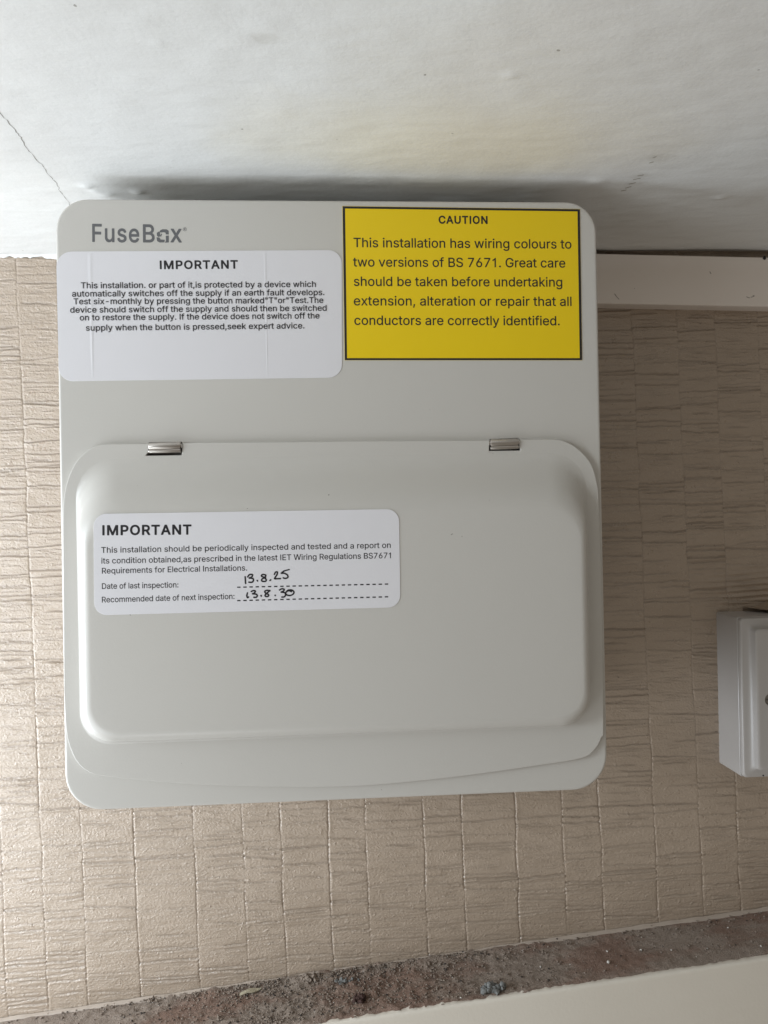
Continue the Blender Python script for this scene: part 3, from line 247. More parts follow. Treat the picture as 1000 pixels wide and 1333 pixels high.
def stroke_poly(pts, w):
    """polygon(s) of a pen stroke: one quad per segment and a small octagon at every point"""
    V = []; F = []
    for (a, b) in zip(pts[:-1], pts[1:]):
        dx, dz = b[0] - a[0], b[1] - a[1]; L = math.hypot(dx, dz) or 1e-9
        nx, nz = -dz / L * w / 2, dx / L * w / 2; k = len(V)
        V += [(a[0] + nx, a[1] + nz), (a[0] - nx, a[1] - nz), (b[0] - nx, b[1] - nz), (b[0] + nx, b[1] + nz)]; F.append((k, k + 1, k + 2, k + 3))
    for p in pts:
        k = len(V); V += [(p[0] + w / 2 * math.cos(j * math.pi / 4), p[1] + w / 2 * math.sin(j * math.pi / 4)) for j in range(8)]; F.append(tuple(range(k, k + 8)))
    return V, F
_tess = {}
def _area(c): return sum(c[i - 1][0] * c[i][1] - c[i][0] * c[i - 1][1] for i in range(len(c)))
def _inside(p, c):
    r = False
    for i in range(len(c)):
        a, b = c[i - 1], c[i]
        if (a[1] > p[1]) != (b[1] > p[1]) and p[0] < (b[0] - a[0]) * (p[1] - a[1]) / (b[1] - a[1]) + a[0]: r = not r
    return r
def glyph(key):
    if key in _tess: return _tess[key]
    V = []; tris = []; cs = G[key][1]; outer = [i for i in range(len(cs)) if _area(cs[i]) > 0]
    for i in outer:          # every outer contour is filled on its own, with the holes that lie in it
        grp = [i] + [j for j in range(len(cs)) if j not in outer and _inside(cs[j][0], cs[i])]
        n0 = len(V)
        for j in grp: V += cs[j]
        tris += [tuple(n0 + q for q in t) for t in tessellate_polygon([[Vector((x, y, 0)) for x, y in cs[j]] for j in grp])]
    _tess[key] = (V, tris); return _tess[key]
class Print:
    """collects flat shapes lying on a plane Y = const into one mesh"""
    def __init__(s, Y): s.Y = Y; s.V = []; s.F = []
    def text(s, t, x0, y0, x1, y1, cap, bold=0, squeeze=0.5):
        """t from pixel (x0, y0) to (x1, y1) on the baseline; cap = cap height in photo pixels"""
        a = Vector(atxz(x0, y0, s.Y)); b = Vector(atxz(x1, y1, s.Y)); mm = (b - a).length / math.hypot(x1 - x0, y1 - y0)
        fat = (15 if bold == 2 else 26) if bold else 8; t = [('b' + c) if bold else c for c in t]
        e = (b - a).normalized(); up = Vector((-e.y, e.x)); k = cap * mm / (509.0 + 2 * fat)
        adv = sum(G[c][0] for c in t) - 60; want = (b - a).length / k; r = want / adv
        sx = 1 + (r - 1) * squeeze; tr = (want - adv * sx) / max(1, len(t) - 1)
        x = -30 * sx
        for c in t:
            V, T = glyph(c); n = len(s.V)
            for (gx, gy) in V:
                p = a + e * ((x + gx * sx) * k) + up * ((gy + fat) * k); s.V.append((p.x, s.Y, p.y))
            s.F += [tuple(n + i for i in tri) for tri in T]
            x += G[c][0] * sx + tr
    def stroke(s, pts, w):
        P = [atxz(x, y, s.Y) for x, y in pts]; V, F = stroke_poly(P, w); n = len(s.V)
        s.V += [(x, s.Y - .000004 * (j // 4 % 5), z) for j, (x, z) in enumerate(V)]; s.F += [tuple(n + i for i in f) for f in F]
    def poly(s, pts):
        P = [atxz(x, y, s.Y) for x, y in pts]; n = len(s.V); T = tessellate_polygon([[Vector((x, z, 0)) for x, z in P]])
        s.V += [(x, s.Y, z) for x, z in P]; s.F += [tuple(n + i for i in t) for t in T]
    def build(s, name, mat, parent):
        me = bpy.data.meshes.new(name); me.from_pydata(s.V, [], s.F)
        bm = bmesh.new(); bm.from_mesh(me)
        for f in bm.faces:
            f.normal_update()
            if f.normal.y > 0: f.normal_flip()
        bm.to_mesh(me); bm.free()
        return link(name, me, mat, parent)

# ------------------------------------------------------------------ solids
def rrect(x0, x1, z0, z1, rs, seg=10):
    """rounded rectangle, counter-clockwise seen from the front (-Y): radii rs = bl, br, tr, tl"""
    P = []
    for (cx, cz, r, a0) in ((x0 + rs[0], z0 + rs[0], rs[0], 180), (x1 - rs[1], z0 + rs[1], rs[1], 270), (x1 - rs[2], z1 - rs[2], rs[2], 0), (x0 + rs[3], z1 - rs[3], rs[3], 90)):
        for j in range(seg + 1):
            a = math.radians(a0 + 90 * j / seg); P.append((cx + r * math.cos(a), cz + r * math.sin(a)))
    return P
def loft(rings, holes=None, hole_depth=.004, back=True):
    """rings: [(outline, Y)] from wall side to front; caps both ends; holes cut in the front cap"""
    V = []; F = []; n = len(rings[0][0])
    for pts, Y in rings: V += [(x, Y, z) for x, z in pts]
    for k in range(len(rings) - 1):
        for i in range(n):
            j = (i + 1) % n; F.append((k * n + i, k * n + j, (k + 1) * n + j, (k + 1) * n + i))
    if back: F.append(tuple(range(n))[::-1])
    b = (len(rings) - 1) * n; Y = rings[-1][1]
    if not holes and n < 80: F.append(tuple(range(b, b + n)))
    else:
        holes = holes or []
        loops = [[Vector((x, z, 0)) for x, z in rings[-1][0]]]; idx = list(range(b, b + n))
        for h in holes:
            s0 = len(V); m = len(h); V += [(x, Y, z) for x, z in h]; V += [(x, Y + hole_depth, z) for x, z in h]
            idx += list(range(s0, s0 + m)); loops.append([Vector((x, z, 0)) for x, z in h])
            for i in range(m):
                j = (i + 1) % m; F.append((s0 + j, s0 + i, s0 + m + i, s0 + m + j))
            F.append(tuple(range(s0 + m, s0 + 2 * m)))
        F += [tuple(idx[i] for i in t) for t in tessellate_polygon(loops)]
    return V, F
def solid(name, rings, mat, parent=None, ang=35, **kw):
    V, F = loft(rings, **kw); bm = bmesh.new(); vs = [bm.verts.new(v) for v in V]
    for f in F:
        try: bm.faces.new([vs[i] for i in f])
        except ValueError: pass
    bmesh.ops.remove_doubles(bm, verts=bm.verts, dist=1e-7)
    return link(name, from_bm(name, bm, ang), mat, parent)
def inset(pts, d):
    """move an outline inward by d along its vertex normals (ccw outline)"""
    n = len(pts); out = []
    for i in range(n):
        p0, p1, p2 = pts[i - 1], pts[i], pts[(i + 1) % n]
        a = Vector((p1[0] - p0[0], p1[1] - p0[1])); b = Vector((p2[0] - p1[0], p2[1] - p1[1]))
        if a.length < 1e-9: a = b
        if b.length < 1e-9: b = a
        a.normalize(); b.normalize(); m = Vector((-a.y - b.y, a.x + b.x)); l = m.length_squared
        m = m * (2 / l if l > .8 else 1.6) if l > 1e-6 else Vector((0, 0))
        out.append((p1[0] + m.x * d, p1[1] + m.y * d))
    return out
def plate(name, outline, y_back, y_front, r, mat, parent=None, n=4, **kw):
    """flat plate of a given outline with a rounded front edge of radius r"""
    R = [(outline, y_back), (outline, y_front + r)]
    for k in range(1, n + 1):
        a = math.pi / 2 * k / n; R.append((inset(outline, r * (1 - math.cos(a))), y_front + r * (1 - math.sin(a))))
    R.append((inset(outline, r + min(r * .3, .0004)), y_front))
    return solid(name, R, mat, parent, **kw)
def ccw(P): return P if sum(P[i - 1][0] * P[i][1] - P[i][0] * P[i - 1][1] for i in range(len(P))) > 0 else P[::-1]
def catmull(P, n=6, closed=True):
    out = []; m = len(P)
    for i in range(m if closed else m - 1):
        p0, p1, p2, p3 = (P[(i - 1) % m], P[i], P[(i + 1) % m], P[(i + 2) % m]) if closed else (P[max(0, i - 1)], P[i], P[i + 1], P[min(m - 1, i + 2)])
        for j in range(n):
            t = j / n
            out.append(tuple(.5 * ((2 * p1[k]) + (p2[k] - p0[k]) * t + (2 * p0[k] - 5 * p1[k] + 4 * p2[k] - p3[k]) * t * t + (-p0[k] + 3 * p1[k] - 3 * p2[k] + p3[k]) * t ** 3) for k in range(2)))
    if not closed: out.append(P[-1])
    return out
def box(bm, x0, x1, y0, y1, z0, z1):
    v = [bm.verts.new((x, y, z)) for x in (x0, x1) for y in (y0, y1) for z in (z0, z1)]
    for f in ((0, 1, 3, 2), (4, 6, 7, 5), (0, 4, 5, 1), (2, 3, 7, 6), (0, 2, 6, 4), (1, 5, 7, 3)): bm.faces.new([v[i] for i in f])

# ------------------------------------------------------------------ the papered wall
def build_wall():
    LEAN = -0.0250
    gx = [at(x, 1050, 0) for x in (51.5, 104, 172.5, 250, 314, 364, 426, 475, 550, 600, 670, 731, 780, 851, 910, 959, 1015)]
    g = [p.x - LEAN * p.z for p in gx]
    rng = np.random.RandomState(5)
    while g[0] > -.62: g.insert(0, g[0] - rng.uniform(.021, .032))
    while g[-1] < .66: g.append(g[-1] + rng.uniform(.021, .032))
    near = lambda u: -.27 < u < .34
    cols = []; strip = []; tt = []
    offs = [-.0016, -.0009, -.0005, -.00018, .00018, .0005, .0009, .0016]
    for k in range(len(g) - 1):
        for o in offs[4:]: cols.append(g[k] + o); strip.append(k)
        n = 13 if near(g[k]) else 3
        a, b = g[k] + .0016, g[k + 1] - .0016
        for j in range(1, n): cols.append(a + (b - a) * j / n); strip.append(k)
        for o in offs[:4]: cols.append(g[k + 1] + o); strip.append(k)
    U = np.array(cols); ST = np.array(strip); G0 = np.array(g)
    T = (U - G0[ST]) / (G0[ST + 1] - G0[ST])
    zf = np.arange(-.315, .1505, .00043); zl = np.arange(-.62, -.315, .004)
    Z = np.concatenate([zl, zf]); Z[-1] = ZC + .0050
    H = np.zeros((len(Z), len(U))); CR = np.zeros_like(H)
    fine = slice(len(zl), len(Z)); ZF = Z[fine]
    for k in range(len(g) - 1):
        ci = np.where(ST == k)[0]
        if not near(g[k]): continue
        t = T[ci]; z = -.325; wd = g[k + 1] - g[k]
        calm0 = rng.uniform(.7, 1.4)
        while z < .16:
            mode = rng.rand(); calm = calm0 * (1.25 if z < -.12 else .85)
            if mode < .2:      # a crumpled patch of short fine lines
                for _ in range(rng.randint(5, 12)):
                    c = rng.uniform(.15, .85); l = rng.uniform(.08, .35); add(H, CR, fine, ZF, ci, t, z + rng.uniform(0, .007), rng.uniform(-.001, .001), rng.uniform(.00010, .00022), .00036, rng, c, l)
                z += rng.uniform(.004, .008)
            else:
                full = rng.rand() < .72
                c = .5 if full else rng.uniform(.2, .8); l = 1.2 if full else rng.uniform(.25, .5)
                add(H, CR, fine, ZF, ci, t, z, rng.normal(.0001, .00045), rng.choice([.00011, .00021, .00032], p=[.3, .4, .3]) * 1.5 * rng.uniform(.8, 1.25), rng.uniform(.0004, .00062), rng, c, l)
                z += rng.choice([.0013, .0026, .0042, .0068], p=[.28, .32, .28, .12]) * calm * rng.uniform(.75, 1.25)
    UU, ZZ = np.meshgrid(U, Z)
    # slow waviness of the paper and fine drag lines
    H += .00016 * vnoise(UU, ZZ, 3, .02) + .00007 * vnoise(UU * .25, ZZ, 4, .0016)
    for k in range(len(g) - 1):      # each embossed column has its own broad soft bands
        ci = np.where(ST == k)[0]; uu = UU[:, ci]; zz_ = ZZ[:, ci]
        H[:, ci] += (.00019 * vnoise(uu * .12 + k * .31, zz_, 60 + k % 7, .0052) + .00010 * vnoise(uu * .3 + k * .31, zz_, 70 + k % 7, .0019)) * np.clip(np.minimum(T[ci], 1 - T[ci]) * 9, 0, 1)[None, :]
    # the vertical joints between the embossed columns
    for k in range(len(g)):
        wob = .00055 * vnoise(Z * 0 + k * .37, Z, 11, .018) + .00025 * vnoise(Z * 0 + k * .77, Z, 12, .005)
        sel = np.abs(U - g[k]) < .0021
        dep = (.00034 + .00022 * vnoise(Z * 0 + k * .5, Z, 13, .01)) * rng.uniform(.4, 1.0)
        dd = (U[sel] - g[k])[None, :]
        H[:, sel] -= np.clip(dep, .00006, 1)[:, None] * np.exp(-(dd / .00038) ** 2)
        bead = np.clip(.35 + .9 * vnoise(Z * 0 + k * .9, Z, 14, .0045), 0, 1) * rng.uniform(.1, .55)
        H[:, sel] += (bead * np.clip(dep, .00006, 1))[:, None] * np.exp(-((dd - .0010) / .0004) ** 2)
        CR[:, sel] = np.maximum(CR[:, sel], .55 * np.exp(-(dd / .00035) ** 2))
        UU[:, sel] += wob[:, None]
    # paper lifted by moisture round the top of the accessory box
    p = at(985, 765, 0)
    d = np.hypot((UU + LEAN * ZZ - p.x) / .035, (ZZ - p.z) / .011)
    H += np.exp(-d * d) * (.0009 + .0006 * np.sin((ZZ - .05 * UU) * 2 * np.pi / .0036))
    P = np.stack([UU + LEAN * ZZ, -H + .0003, ZZ], -1)
    me = grid_mesh('wall', P)
    a = me.attributes.new('crease', 'FLOAT', 'POINT'); a.data.foreach_set('value', np.clip(CR, 0, 1).astype(np.float32).reshape(-1))
    o = link('wall', me, M['paper']); tag(o, kind='structure'); return o
def add(H, CR, fine, ZF, ci, t, zc, tilt, a, w, rng, c, l):
    """one horizontal crease: a narrow valley with a swollen lip under it"""
    s = rng.randint(1, 10 ** 6)
    zz = zc + tilt * (t * 2 - 1) + .00040 * vnoise(t, t * 0 + .3, s, .22) + .00032 * vnoise(t, t * 0, s + 1, .08)
    amp = a * np.clip(1 - (np.abs(t - c) / l) ** 4, 0, 1) * (1 + .35 * vnoise(t, t * 0, s + 2, .3))
    i0 = np.searchsorted(ZF, zc - .006); i1 = np.searchsorted(ZF, zc + .006)
    if i1 <= i0: return
    d = ZF[i0:i1, None] - zz[None, :]; r0 = fine.start
    h = -np.exp(-(d / w) ** 2) + .75 * np.exp(-((d + 1.7 * w) / (1.3 * w)) ** 2)
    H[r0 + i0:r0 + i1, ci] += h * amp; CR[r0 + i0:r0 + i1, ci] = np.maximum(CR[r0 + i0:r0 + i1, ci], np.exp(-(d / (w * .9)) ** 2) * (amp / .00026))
wall = build_wall()

# ------------------------------------------------------------------ ceiling
def build_ceiling():
    xs = np.concatenate([np.arange(-.62, -.27, .006), np.arange(-.27, .36, .0014), np.arange(.36, .66, .006)])
    ys = np.concatenate([np.arange(.0004, -.30, -.0014), np.arange(-.30, -1.15, -.01)])
    X, Y = np.meshgrid(xs, ys)
    h = .0007 * vnoise(X, Y, 21, .06) + .00016 * vnoise(X, Y, 22, .017) + .00016 * vnoise(X * .4, Y, 23, .004)
    # lumps and runs of old filler near the enclosure's top corner
    for px, py, r, a in ((113, 241, .0022, .0012), (124, 247, .002, .001), (140, 251, .003, .0013), (180, 249, .002, .0016), (205, 57, .0016, .0003), (778, 235, .003, .0008), (665, 98, .002, .0005), (937, 256, .002, .0008), (560, 335, .001, .001)):
        p = at_z(px, py, ZC); h += a * np.exp(-(((X - p.x) / (r * 1.5)) ** 2 + ((Y - p.y) / r) ** 2))
    h *= np.clip(-Y / .004, .15, 1)
    h -= .0034 * np.exp(-(Y / .0085) ** 4) * np.clip((X - .085) / .03, 0, 1)
    P = np.stack([X, Y, ZC - h], -1)[::-1]
    me = grid_mesh('ceiling', P[:, ::-1]); 
    bm = bmesh.new(); bm.from_mesh(me); 
    if sum(f.normal.z for f in list(bm.faces)[:50]) > 0: bmesh.ops.reverse_faces(bm, faces=bm.faces)
    bm.to_mesh(me); bm.free()
    o = link('ceiling', me, M['ceil']); tag(o, kind='structure')
    # hairline crack running to the enclosure's corner
    pts = [(-40, 95), (0, 146), (10, 158), (22, 172), (27, 178), (32, 188), (41, 199), (50, 210), (57, 216), (62, 225), (69, 233), (75, 240), (78, 247), (82, 252), (89, 262), (93, 272), (99, 283)]
    W3 = [at_z(x, y, ZC) for x, y in pts]; rnd = random.Random(4); V = []; F = []
    path = catmull([(p.x, p.y) for p in W3], 4, False)
    for i, (x, y) in enumerate(path):
        q = path[min(i + 1, len(path) - 1)]; p = path[max(i - 1, 0)]
        d = Vector((q[0] - p[0], q[1] - p[1])).normalized(); n = Vector((-d.y, d.x)); w = .00012 * rnd.uniform(.4, 1.5)
        x += rnd.uniform(-.00035, .00035)
        hh = .0007 * vnoise(x, y, 21, .06) + .00016 * vnoise(x, y, 22, .017) + .00016 * vnoise(x * .4, y, 23, .004)
        hh = float(hh) + .00012
        V += [(x + n.x * w, y + n.y * w, ZC - hh), (x - n.x * w, y - n.y * w, ZC - hh)]
        if i: k = 2 * i; F.append((k - 2, k - 1, k + 1, k))
    link('hairline_crack', mesh('hairline_crack', V, F), Mat('crack_shadow_dirt', (.24, .22, .20), .9).m, o)
    # paint lapped unevenly from the ceiling down over the top of the paper
    xs = np.arange(-.62, .09, .0008); n = len(xs)
    low = .0014 + .0009 * vnoise(xs, xs * 0, 31, .006) + .0006 * vnoise(xs, xs * 0, 32, .0017)
    low += .0026 * np.exp(-((xs - at(22, 330).x) / .004) ** 2) * 0 - .0008 * np.exp(-((xs - at(55, 330).x) / .002) ** 2)
    low = np.clip(low, .0003, .01); th = .0007
    rows = [np.stack([xs, xs * 0 + .0002, ZC - low], -1), np.stack([xs, xs * 0 - th * .8, ZC - low * .98 + .00005], -1), np.stack([xs, xs * 0 - th * 1.1, ZC - low * .6], -1),
            np.stack([xs, xs * 0 - th * 1.5 - .0003, ZC - low * .15], -1), np.stack([xs, xs * 0 - .004, xs * 0 + ZC - .00025], -1)]
    link('paint_lap', grid_mesh('paint_lap', np.stack(rows)), M['ceil'], o)
    # two brushed scuffs
    V = []; F = []
    for (px, py, L, a) in ((812, 247, 7, -.2), (818, 243, 8, -.25), (823, 238, 9, -.2), (829, 232, 10, -.22), (834, 227, 8, -.2), (848, 210, 6, -.3), (852, 203, 5, -.3)):
        A = at_z(px - L / 2, py - L * a / 2, ZC); B = at_z(px + L / 2, py + L * a / 2, ZC); k = len(V); w = .00035
        for (q, s) in ((A, -1), (A, 1), (B, 1), (B, -1)): 
            hh = float(.0007 * vnoise(q.x, q.y, 21, .06) + .00016 * vnoise(q.x, q.y, 22, .017) + .00016 * vnoise(q.x * .4, q.y, 23, .004))
            V.append((q.x, q.y + s * w, ZC - hh - .00015))
        F.append((k, k + 1, k + 2, k + 3))
    link('scuff_mark', mesh('scuff_mark', V, F), Mat('scuff_dirt', (.36, .32, .26), .8).m, o)
build_ceiling()

# ------------------------------------------------------------------ timber ledge at the foot of the wall
LA = at(0, 1328, 0); LB = at(1000, 1183, 0); LS = (LB.z - LA.z) / (LB.x - LA.x)
def ledge_z(x): return LA.z + (x - LA.x) * LS
LD = .0455
def build_ledge():
    root = empty('timber_ledge', (0.03, -LD / 2, ledge_z(.03) - .08))
    tag(root, 'sloping timber ledge along the wall foot, top thick with dust, front edge painted cream', 'ledge')
    xs = np.concatenate([np.arange(-.62, -.24, .004), np.arange(-.24, .34, .0009), np.arange(.34, .66, .004)])
    ys = np.arange(0, -LD - .0001, -.0009)
    X, Y = np.meshgrid(xs, ys)
    heap = np.exp(-((X - .0) / .12) ** 2)
    h = .0004 * vnoise(X, Y, 41, .02) + (.0002 + .0006 * heap) * vnoise(X, Y, 42, .004) + (.0001 + .0003 * heap) * vnoise(X, Y, 43, .0016)
    h += (.0013 + .0009 * vnoise(X, Y * 0, 48, .006)) * heap * np.exp(-((Y + .003) / .006) ** 2)
    edge = .00075 * vnoise(X, Y * 0, 44, .012) + .0004 * vnoise(X, Y * 0, 45, .003)
    Yj = Y + edge * np.clip((-Y - .038) / .006, 0, 1)
    h = h - .0006 * np.clip((-Y - .041) / .004, 0, 1)
    Zt = LA.z + (X - LA.x) * LS + h
    rows = np.stack([X, Yj, Zt], -1)[::-1]
    me = grid_mesh('ledge_top', rows); link('ledge_top', me, M['dust'], root)
    # painted front, with the paint's ragged upper edge rolled over the arris
    lip = rows[0].copy()
    prof = []
    for dy, dz in ((.0019, .00012), (.0012, .0003), (.0003, .0002), (-.0004, -.0004), (-.0006, -.0014), (-.0006, -.0028), (-.0006, -.004), (-.0006, -.01), (-.0006, -.06), (-.0006, -.16)):
        r = lip.copy(); wv = 1.0 if dy > .0015 else .5 if dy > .001 else 0.0
        r[:, 1] = r[:, 1] * wv + (-LD - .0003) * (1 - wv); r[:, 2] = r[:, 2] * wv + (LA.z + (r[:, 0] - LA.x) * LS - .0006) * (1 - wv); r[:, 1] += dy + (.0006 * vnoise(lip[:, 0], lip[:, 0] * 0, 46, .004) * (dy > .0015)); r[:, 2] += dz; prof.append(r)
    link('painted_front', grid_mesh('painted_front', np.stack(prof)[::-1]), M['cream'], root)
    # thin line of filler where ledge meets paper
    x2 = np.arange(-.62, .66, .0012); z2 = LA.z + (x2 - LA.x) * LS
    w = .0006 + .0005 * vnoise(x2, x2 * 0, 47, .008)
    rows = [np.stack([x2, x2 * 0 - .0002, z2 + w + .0008], -1), np.stack([x2, x2 * 0 - .0010, z2 + w * .5 + .0005], -1), np.stack([x2, -.0019 - w * .4, z2 + .0007], -1), np.stack([x2, -.0022 - w * .5, z2 - .001], -1)]
    link('filler_bead', grid_mesh('filler_bead', np.stack(rows)[::-1]), M['filler'], root)
    bm = bmesh.new(); v = []
    for x in (-.62, .655):
        zt = ledge_z(x) - .0022
        for (y, z) in ((-.0001, zt), (-LD + .003, zt), (-LD + .003, zt - .155), (-.0001, zt - .155)): v.append(bm.verts.new((x, y, z)))
    for f in ((0, 1, 2, 3), (7, 6, 5, 4), (0, 4, 5, 1), (1, 5, 6, 2), (2, 6, 7, 3), (3, 7, 4, 0)): bm.faces.new([v[i] for i in f])
    link('timber_core', from_bm('timber_core', bm), M['cream'], root)
M['filler'] = Mat('brown_filler', (.40, .33, .27), .6).m
build_ledge()

# loose grit on the ledge: uncountable
def chip(V, F, c, r, rnd, flat=.7):
    k = len(V); b = [(1, 0, 0), (-1, 0, 0), (0, 1, 0), (0, -1, 0), (0, 0, 1), (0, 0, -1)]
    a = rnd.uniform(0, 6.28); ca, sa = math.cos(a), math.sin(a)
    for (x, y, z) in b:
        q = rnd.uniform(.6, 1.3) * r; x *= q * 1.25; y *= q; z *= q * flat
        x += rnd.uniform(-.3, .3) * r; V.append((c[0] + x * ca - y * sa, c[1] + x * sa + y * ca, c[2] + z + r * .3))
    F += [(k + i, k + j, k + l) for i, j, l in ((0, 2, 4), (2, 1, 4), (1, 3, 4), (3, 0, 4), (2, 0, 5), (1, 2, 5), (3, 1, 5), (0, 3, 5))]
rnd = random.Random(8)
def scatter(name, mat, n, rmin, rmax, heap, label, fixed=()):
    V = []; F = []
    for i in range(n):
        x = rnd.gauss(-.01, .062) if rnd.random() < heap else rnd.uniform(-.25, .36)
        if not -.26 < x < .4: continue
        y = -rnd.uniform(.001, .041) if rnd.random() > .25 else -abs(rnd.gauss(.003, .004)) - .001
        y = max(y, -.042)
        r = rmin + (rmax - rmin) * rnd.random() ** 3
        chip(V, F, (x, y, ledge_z(x) + .0002 + .0012 * math.exp(-(x / .12) ** 2) * math.exp(-((y + .004) / .007) ** 2)), r, rnd)
    for (px, py, r) in fixed:
        p = at(px, py, -.02)
        for _ in range(6):        # march to the ledge plane
            d = ray(px, py); t = (ledge_z(p.x) + r * .4 - CAM.z) / d.z; p = CAM + d * t
        chip(V, F, p, r, rnd, .9)
    return V, F
o = empty('dust_and_grit', (0, -.02, ledge_z(0))); bpy.data.objects.remove(o)
gv = []; 
for nm, mt, n, a, b, hp, fx in (('grey_grit', 'grit_grey', 7500, .00011, .0009, .74, ()), ('dark_grit', 'grit_dark', 1300, .00012, .0008, .72, ((603, 1240, .0009), (600, 1243, .0006))),
        ('pale_grit', 'grit_pale', 420, .00010, .0004, .4, ((792, 1253, .0013), (791, 1239, .0009), (835, 1237, .0008), (874, 1237, .0006), (948, 1208, .0007), (991, 1232, .0009), (514, 1262, .001), (921, 1235, .0005), (600, 1299, .0006), (704, 1259, .0007), (476, 1267, .0009), (813, 1210, .0006)))):
    V, F = scatter(nm, M[mt], n, a, b, hp, '', fx)
    o = link(nm, mesh(nm, V, F, 180), M[mt]); tag(o, {'grey_grit': 'fine grey dust grains strewn over the timber ledge', 'dark_grit': 'black specks of grit among the grey dust on the ledge', 'pale_grit': 'tiny pale chips of plaster scattered on the dusty ledge'}[nm], 'grit', kind='stuff')

def lump(name, px, py, size, mat, label, cat, n=26, seed=1, flat=.6):
    rn = random.Random(seed); p = at(px, py, -.02)
    for _ in range(6):
        d = ray(px, py); p = CAM + d * ((ledge_z(p.x) + size[2] * .5 - CAM.z) / d.z)
    base = Vector((p.x, p.y, ledge_z(p.x)))
    bm = bmesh.new()
    for i in range(n):
        c = Vector((rn.gauss(0, .42) * size[0], rn.gauss(0, .42) * size[1], abs(rn.gauss(.35, .3)) * size[2])); r = rn.uniform(.22, .5) * min(size[0], size[1])
        geo = bmesh.ops.create_icosphere(bm, subdivisions=2, radius=r, matrix=Matrix.Translation(base + c))
        for v in geo['verts']:
            q = v.co - base - c; v.co = base + c + q * (1 + rn.uniform(-.3, .3)) ; 
    o = link(name, from_bm(name, bm, 60), M[mat]); return tag(o, label, cat)
lump('mortar_crumb', 641, 1286, (.0055, .0035, .0035), 'clump', 'crumbly blue-grey mortar lump near the cream edge of the dusty ledge', 'rubble', 34, 3)
lump('dust_clump', 408, 1272, (.0065, .003, .0035), 'grit_grey', 'dark grey clump of dust piled against the wall foot', 'dust clump', 40, 5)
lump('dust_clump', 448, 1276, (.007, .002, .002), 'clump', 'long low grey clump of dust beside a pale chip', 'dust clump', 30, 6)
lump('fluff_clump', 468, 1300, (.0045, .003, .0018), 'clump_dark', 'dark red-brown tuft of fluff in the middle of the dust', 'fluff', 26, 7)
lump('dust_clump', 197 , 1302, (.0035, .002, .002), 'grit_grey', 'small grey clump where the thick dust begins by the bare red wood', 'dust clump', 16, 9)
def flake():
    a = at(312, 1292, -.012); b = at(340, 1281, -.008); rn = random.Random(2)
    z = lambda p: ledge_z(p.x) + .0018
    bm = bmesh.new(); A = Vector((a.x, a.y, z(a))); B = Vector((b.x, b.y, z(b))); e = (B - A); nrm = Vector((-e.y, e.x, 0)).normalized()
    top = []; bot = []
    for i in range(9):
        t = i / 8; w = .0016 * math.sin(math.pi * (t * .9 + .05)) * rn.uniform(.6, 1.2); c = A + e * t + Vector((0, 0, .0006 * math.sin(t * 5)))
        for s in (-1, 1):
            top.append(bm.verts.new(c + nrm * w * s + Vector((0, 0, .0003 * s)))); bot.append(bm.verts.new(c + nrm * w * s - Vector((0, 0, .0004 - .0003 * s))))
    for i in range(8):
        k = 2 * i; bm.faces.new((top[k], top[k + 1], top[k + 3], top[k + 2])); bm.faces.new((bot[k], bot[k + 2], bot[k + 3], bot[k + 1]))
        bm.faces.new((top[k], top[k + 2], bot[k + 2], bot[k])); bm.faces.new((top[k + 1], bot[k + 1], bot[k + 3], top[k + 3]))
    bm.faces.new((top[0], bot[0], bot[1], top[1])); bm.faces.new((top[16], top[17], bot[17], bot[16]))
    tag(link('straw_flake', from_bm('straw_flake', bm), M['flake']), 'pale straw-coloured flake lying slantwise on the dark dust', 'flake')
flake()

# ------------------------------------------------------------------ cable trunking under the ceiling
def build_trunking():
    sl = -.020; L0, L1 = .100, .640; zt0 = .1493 - .0004; h = .0302
    root = empty('cable_trunking', (L0, 0, zt0)); root.rotation_euler = (0, 0, 0)
    tag(root, 'white plastic cable trunking running along under the ceiling beside the enclosure', 'trunking')
    def prof(name, P, mat, cap=True):
        V = []; F = []; n = len(P)
        for x in (L0, L1): V += [(x, y, zt0 + (x - L0) * sl + z) for y, z in P]
        F = [(i, (i + 1) % n, n + (i + 1) % n, n + i) for i in range(n)] + [tuple(range(n))[::-1], tuple(range(n, 2 * n))]
        bm = bmesh.new(); vs = [bm.verts.new(v) for v in V]; [bm.faces.new([vs[i] for i in f]) for f in F]
        return link(name, from_bm(name, bm), mat, root)
    prof('trunking_base', [(0.0004, -.0006), (-.0105, -.0006), (-.0105, -h + .0006), (0.0004, -h + .0006)], M['pvc'])
    r = .0008; P = [(-.0085, 0)]
    P += [(-.0125 + r - r * math.sin(a), -r + r * math.cos(a)) for a in [math.pi / 2 * k / 4 for k in range(5)]]
    P += [(-.0125 + r - r * math.cos(a), -h + r - r * math.sin(a)) for a in [math.pi / 2 * k / 4 for k in range(5)]]
    P += [(-.0085, -h), (-.0085, -h + .001), (-.0108, -h + .001), (-.0108, -.001), (-.0085, -.001)]
    prof('trunking_lid', P, M['pvc'])
    pr = Print(-.01256)
    for (x, y, l, a) in ((803, 386, 9, 50), (925, 355, 3, 60), (980, 386, 5, 160), (974, 387, 4, 20)):
        c, s = math.cos(math.radians(a)) * l / 2, math.sin(math.radians(a)) * l / 2; pr = Print(-.01256); pr.stroke([(x - c, y - s), (x, y + .4), (x + c, y + s)], .0004); pr.build('scratch', M['scratch'], root)
    
    pr = Print(-.0127); pr.poly([(994, 333.5), (996.5, 333), (997.5, 337), (995.5, 338.5), (993, 337)]); pr.build('dark_nick', M['ink'], root)
M['scratch'] = Mat('scratch_grime', (.28, .25, .22), .7).m
build_trunking()

